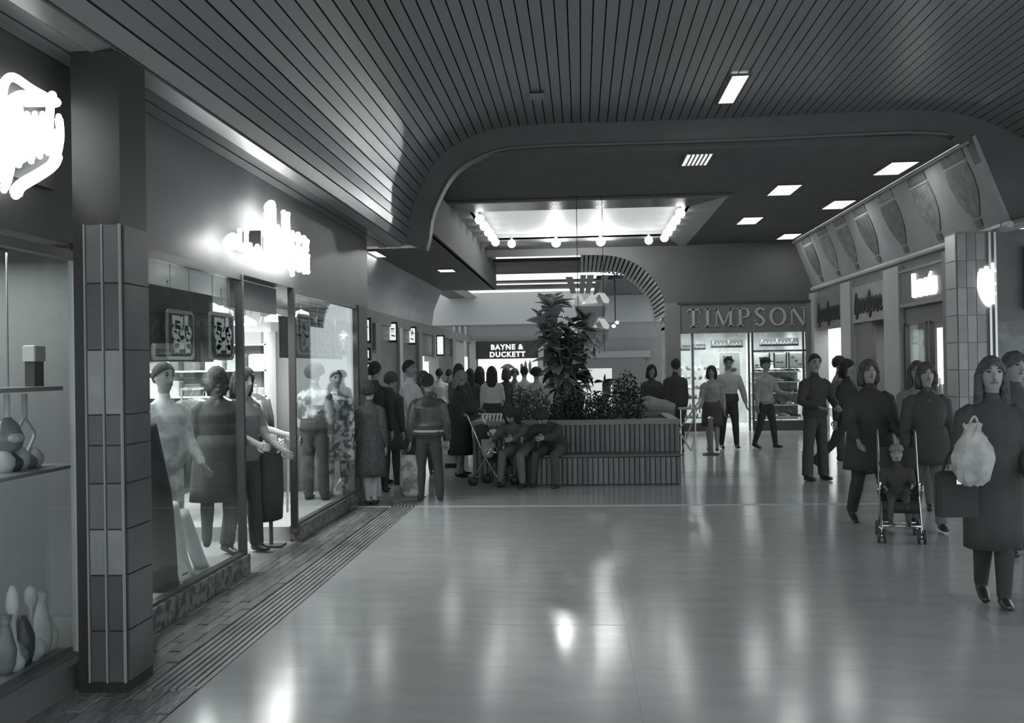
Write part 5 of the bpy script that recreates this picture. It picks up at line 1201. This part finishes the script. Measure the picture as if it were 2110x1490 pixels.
B().box(-3.31, -3.25, p[1]-.05, p[1]+.05, p0[2]+.01, p[2]).obj('box_stand', m_cerd, t)

# ================================================================== CLOTHES SHOP
def dome(px, py, X, r, lab):
    p = ip(px, py, X); t = thing('pendant_lamp', lab, 'lamp', tuple(p))
    B().lathe([(r, 0), (r*.95, .03), (r*.6, r*.45), (r*.2, r*.6), (.02, r*.7)], tuple(p), 18).obj('lamp_shade', M('shade_white', .8, .4, emit=.25), t, smooth=True)
    B().lathe([(r*.9, -.012), (r*.92, .006)], tuple(p), 18).obj('lamp_glow', M('lamp_disc', .8, .5, emit=45), t)
    B().tube([(p[0], p[1], p[2]+r*.7), (p[0], p[1], 2.75 if p[0] < -3.9 else 2.48)], .006, 6).obj('cord', m_black, t)
for px, py, X, r, lab in [(345, 629, -3.6, .12, 'white pendant lamp above the left poster in the clothes shop'), (430, 637, -4.2, .13, 'white pendant lamp between the two posters in the clothes shop'), (456, 648, -3.5, .12, 'white pendant lamp right over the second poster in the clothes shop'),
        (505, 668, -3.7, .13, 'white pendant lamp left of the doorway panel in the clothes shop'), (600, 668, -3.6, .12, 'white pendant lamp at the right doorway post in the clothes shop'), (566, 660, -3.5, .12, 'small white pendant lamp inside the clothes shop doorway'),
        (655, 676, -3.2, .12, 'white pendant lamp in the right clothes shop window'), (697, 690, -3.0, .12, 'white pendant lamp at the far end of the right clothes shop window'), (620, 650, -3.3, .1, 'small high pendant lamp in the right clothes shop window'), (375, 618, -4.6, .08, 'small bright spot lamp behind the left poster in the clothes shop')]:
    dome(px, py, X, r, lab)
m_pf = M('poster_frame_black', .025, .5); m_pg = M('poster_gray', .35, .6); m_pm = M('poster_mark', .8, .6)
def logo_poster(px, py, w, h, X, lab, pale):
    a = ip(px-w/2, py, X); c = ip(px+w/2, py, X); y0, y1 = a[1], c[1]; zc = (a[2]+c[2])/2; s = (y0+y1)/2/2000; hz = h*s
    t = thing('hanging_poster', lab, 'poster', (X, (y0+y1)/2, zc-hz/2))
    W_ = y1-y0
    def q(u, v): return (y0+W_*u, zc-hz/2+hz*v)
    b = B(); b.prism([q(.08, 0), q(.92, 0), q(1, .06), q(1, .94), q(.92, 1), q(.08, 1), q(0, .94), q(0, .06)], X-.01, X, axis='x'); b.obj('poster_sheet', m_pg, t)
    b = B(); b.prism([q(.20, .06), q(.80, .06), q(.92, .14), q(.94, .5), q(.92, .92), q(.08, .92), q(.06, .5), q(.08, .14)], X, X+.006, axis='x'); b.obj('poster_field', m_pf, t)
    m = pale; lw = .13*W_
    for path in ([(.22, .88), (.22, .70)], [(.34, .88), (.34, .72)], [(.24, .70), (.46, .70), (.46, .86)], [(.66, .90), (.66, .58)],
                 [(.42, .58), (.30, .62), (.20, .54), (.30, .46), (.40, .40), (.30, .30), (.2, .3)], [(.58, .58), (.70, .62), (.80, .54), (.70, .46), (.62, .40), (.72, .30), (.8, .3)], [(.38, .58), (.5, .48), (.62, .58)], [(.5, .48), (.5, .2)], [(.22, .2), (.32, .24), (.40, .2)], [(.62, .2), (.72, .24), (.8, .2)]):
        B().ribbon([tuple(v) for v in (smooth_path([q(*k) for k in path], 3) if len(path) > 2 else [q(*k) for k in path])], lw, X+.006, X+.011, axis='x').obj('poster_emblem', m, t)
    for v in (.15, .85): 
        k = q(v, 1); B().tube([(X-.005, k[0], k[1]), (X-.005, k[0], 2.48)], .003, 5).obj('poster_string', m_black, t)
logo_poster(372, 690, 56, 104, -2.96, 'black rounded poster with a pale twin S emblem, left of the pair in the window', m_pm)
logo_poster(457, 693, 50, 100, -2.96, 'black rounded poster with a pale twin S emblem, right of the pair beside the doorway', m_pm)
m_pm2 = M('poster_mark_dim', .5, .6)
logo_poster(630, 690, 34, 84, -2.95, 'dim emblem poster in the right clothes shop window, nearest the doorway', m_pm2)
logo_poster(668, 694, 30, 80, -2.95, 'dim emblem poster in the middle of the right clothes shop window', m_pm2)
logo_poster(705, 697, 26, 76, -2.95, 'dim emblem poster at the far end of the right clothes shop window', m_pm2)
a = ip(308, 745, -3.05); c = ip(488, 745, -3.05)
tag(B().box(-3.06, -3.04, 6.12, 7.84, a[2], a[2]+.55).obj('valance', M('valance_dark', .075, .8, noise=.3, scale=5)), 'dark hanging valance strip behind the pair of black posters', 'valance')
a = ip(610, 738, -2.99)
tag(B().box(-3.0, -2.99, 9.45, 12.0, a[2], a[2]+.42).obj('valance', M('valance_mid', .09, .8, noise=.5, scale=7)), 'dark hanging valance strip behind the dim posters of the right window', 'valance')
# back wall units and white end panel
su = thing('wall_shelving', 'bright wall shelving packed with folded clothes at the back of the clothes shop', 'shelf', (-5.3, 12.3, 0))
for k in range(6): B().box(-6.6, -4.0, 12.1, 12.48, .35+.33*k, .37+.33*k).obj('shelf', m_white, su)
for k in range(5): B().box(-6.6+.643*k, -6.57+.643*k, 12.1, 12.48, 0, 2.2).obj('upright', m_white, su)
fm = [B().cbox(-.11, .11, -.14, .14, 0, h, .02).mesh('folded_clothes', cloth('fold_%d' % i, v, noise=.3)) for i, (h, v) in enumerate(((.12, .6), (.2, .35), (.16, .1), (.24, .75), (.1, .2)))]
for k in range(5):
    for j in range(9):
        tag(link('folded_clothes', fm[rng.randrange(5)], None, (-6.42+.285*j, 12.27, .371+.33*k)), 'folded clothes %s from left on the %s shelf up at the clothes shop back' % (ORD[j], ORD[k]), 'clothes', 'folded clothes on the wall shelving')
p = ip(308, 760, -3.5); 
tag(B().cbox(-4.4, -3.2, 6.10, 6.13, .2, 1.75, .01).obj('screen', M('panel_white', .8, .6)), 'tall white display screen at the near end of the clothes shop window', 'screen')
# counter and clothes rails
ct = thing('counter', 'shop counter with grey top inside the clothes shop', 'counter', (-4.9, 8.0, 0))
B().box(-5.3, -4.5, 7.0, 9.0, 0, .85).obj('counter_body', M('counter_dark', .08, .5), ct); B().cbox(-5.35, -4.45, 6.95, 9.05, .85, .90, .01).obj('counter_top', M('counter_gray', .35, .4), ct)
gm_ = []
for i, (v, L_) in enumerate(((.5, .7), (.1, .8), (.25, .65), (.05, .75), (.65, .6), (.15, .85))):
    b = B(); b.tube([(0, 0, 0), (0, 0, -.04), (0, 0, -.12), (0, 0, -L_*.6), (0, 0, -L_)], [(.04, .02), (.13, .03), (.19, .045), (.17, .05), (.19, .06)], 12, up=(0, 1, 0))
    b.tube([(-.15, 0, -.08), (-.20, 0, -.3), (-.21, 0, -.5)], [.05, .045, .04], 8).tube([(.15, 0, -.08), (.20, 0, -.3), (.21, 0, -.5)], [.05, .045, .04], 8)
    gm_.append(b.mesh('garment', cloth('garment_%d' % i, v, noise=.35, scale=7), smooth=True))
hk = B().tube(smooth_path([(0, 0, 0), (0, 0, .05), (.02, 0, .09), (0, 0, .115), (-.015, 0, .1)], 3), .004, 5).mesh('hook', m_metal)
def rail(lab, X, y0, y1, z, n, glab, grp):
    t = thing('clothes_rail', lab, 'rail', (X, (y0+y1)/2, 0))
    B().tube([(X, y0, z), (X, y1, z)], .014, 8).obj('bar', m_chrome, t)
    for yy in (y0, y1): B().tube([(X, yy, 0), (X, yy, z)], .014, 8).obj('upright', m_chrome, t); B().box(X-.25, X+.25, yy-.02, yy+.02, 0, .03).obj('foot', m_chrome, t)
    for k in range(n):
        yy = y0+(y1-y0)*(k+.5)/n; g = thing('garment', glab+', %s from the near end' % ORD[k], 'clothes', (X, yy, z-.11), rng.uniform(-.08, .08), grp)
        link('cloth_body', gm_[rng.randrange(6)], g); link('hook', hk, g)
rail('clothes rail hung with shirts behind the left clothes shop window', -4.0, 6.4, 7.7, 1.42, 9, 'shirt on the rail behind the left clothes window', 'garments on the left window rail')
rail('clothes rail hung with coats behind the right clothes shop window', -4.1, 9.7, 12.0, 1.5, 14, 'garment on the rail behind the right clothes window', 'garments on the right window rail')
# mannequins, stood on the display floor
MSK = M('mannequin_skin', .5, .4)
def mannequin(lab, px, X, face, h, **kw):
    p = ip(px, 900, X); W = human('mannequin', lab, p[0], p[1], face, h, category='mannequin', vox=.016, **kw); W['root'].location.z = .14; return W
mannequin('mannequin in a pale printed top and pale trousers at the left of the clothes window', 338, -3.25, 60, 1.58, fem=True, top=cloth('print_pale', .62, contrast=.38, scale=7), bottom=cloth('pale_print_b', .6, contrast=.3, scale=6), skin=SKIN, hair='short', bulk=.02, hem=.9, arms=((10, 10, 30), (5, 12, 30)))
mannequin('mannequin in a dark quilted coat in the left clothes window beside the doorway post', 448, -3.2, 200, 1.55, fem=True, top=CHAR, bottom=CHAR, hair='bob', bulk=.05, skirt=('coat', 1.1, .45, .05, CHAR))  # added in place of a dark figure reflected in the glass
mannequin('mannequin with dark curly hair in a patterned jacket and dark trousers in the right window', 650, -3.15, 170, 1.58, fem=True, top=PAT, bottom=BLK, hair='afro', bulk=.03, hem=.97, flare=.02)  # put in for the reflection of a man in the pane
mannequin('small mannequin in a speckled dress at the far end of the right clothes window', 694, -2.99, 30, 1.50, fem=True, top=FLOR, bottom=FLOR, hair='short', bulk=.02, skirt=('skirt', 1.1, .5, .06, FLOR))
# trousers laid out on stands
def trousers(lab, pts, r, mat):
    t = thing('trousers', lab, 'clothes', tuple(ip(*pts[0][-1], pts[1])*np.array([1, 1, 0])+np.array([0, 0, .14])))
    for k, path in enumerate(pts[:1]+pts[2:]):
        q = [tuple(ip(px, py, pts[1])) for px, py in path]; n = len(q); b = B(); b.tube(smooth_path(q, 4), [r]*((n-1)*4)+[r*1.25], 10); b.obj('trouser_leg', mat, t, smooth=True)
    return t
trousers('pale cream trousers draped on a stand low in the left clothes window', [[(352, 1040), (362, 1090), (372, 1150), (392, 1205)], -3.02, [(375, 1058), (392, 1105), (408, 1150), (428, 1192)]], .055, cloth('cream_trouser', .62))
trousers('dark slanting trousers hung at the left edge of the clothes window', [[(300, 880), (318, 960), (335, 1050), (347, 1224)], -2.98, [(305, 930), (322, 1040), (334, 1218)]], .075, cloth('dark_trouser', .045))
p = ip(374, 1212, -2.98); t = thing('price_card', 'white price card with a dark bar on the floor of the left clothes window', 'card', (p[0], p[1], .14))
b = B(); b.prism([(-2.99, .145), (-2.93, .145), (-2.985, .27)], p[1]-.09, p[1]+.07, axis='y'); b.obj('card_body', m_white, t)
b = B(); b.box(-2.952, -2.945, p[1]-.06, p[1]+.04, .18, .19); b.obj('card_bar', m_black, t)
t = thing('display_pole', 'white slanting display pole in the right clothes window', 'pole', tuple(ip(690, 1010, -3.0)))
B().tube([tuple(ip(690, 1010, -3.0)), tuple(ip(722, 955, -3.05))], .016, 8).obj('pole_tube', m_white, t); q = ip(722, 945, -3.05); B().tube([tuple(q+np.array([0, .06*math.cos(k*.63), .06*math.sin(k*.63)])) for k in range(11)], .012, 6).obj('ring', m_white, t)
# doorway panel hanging and people in the doorway
a = ip(495, 640, -3.0); c = ip(590, 640, -3.0)
tag(B().box(-2.98, -2.95, 8.0, 9.25, 2.22, 2.47).obj('hanging_sign', M('door_sign', .14, .6)), 'plain grey hanging panel across the top of the clothes shop doorway', 'sign')
t = thing('hanging_sign', 'pale cut-out hanging sign below the grey panel in the clothes shop doorway', 'sign', (-4.0, 10.3, 1.9))
p = [ip(x, y, -3.9) for x, y in ((502, 648), (518, 648), (524, 665), (536, 665), (540, 652), (560, 650), (558, 684), (505, 684))]
b = B(); b.prism([(q[1], q[2]) for q in p], -3.91, -3.9, axis='x'); b.obj('sign_sheet', M('cutout_pale', .3, .6), t)
B().tube([(-3.9, p[1][1], p[1][2]), (-3.9, p[1][1], 2.74)], .004, 5).obj('cord', m_black, t)
p = onX(512, 760, -3.08); 
human('woman', 'dark-haired woman in profile with a light sleeved top standing in the clothes shop doorway', -3.12, 8.75, 62, 1.66, True, top=MGR, bottom=BLK, hair='bob', bare_arm=2, arms=((22, 6, 40, 4), (32, 4, 44)), bulk=.01, vox=.012, flare=.02, legs=((4, 2, 3), (-6, 6, 3)))
human('woman', 'woman in a black sleeveless top behind the first woman in the clothes shop doorway', -3.45, 9.75, 75, 1.68, True, top=BLK, bottom=BLK, hair='short', bare_arm=2, arms=((26, 4, 50), (10, 4, 30)), vox=.013)
cs = thing('folded_coat', 'black coat with white piped edge draped over a stand in the clothes shop doorway', 'clothes', (-2.98, 9.1, .05))
b = B(); b.tube([(-2.98, 9.08, .26), (-2.98, 9.08, .5), (-2.98, 9.08, .9), (-2.98, 9.05, 1.02)], [(.10, .20), (.11, .23), (.11, .21), (.05, .10)], 16, up=(0, 1, 0)); b.obj('coat_body', BLK, cs, smooth=True)
b = B(); b.tube(smooth_path([(-2.86, 9.22, .30), (-2.86, 9.24, .6), (-2.86, 9.22, .9), (-2.9, 9.12, 1.02)], 5), .012, 6); b.obj('piping', m_white, cs)
b = B(); b.tube([(-2.98, 9.08, .02), (-2.98, 9.08, .3)], .02, 8); b.box(-3.1, -2.86, 8.98, 9.18, 0, .02); b.obj('stand', m_black, cs)
for k in range(4): B().tube(smooth_path([(-2.88, 8.98+.0*k, .90+.03*k), (-2.84, 9.06, .93+.03*k), (-2.88, 9.16, .90+.03*k)], 4), .007, 6).obj('stripe', m_white, cs)
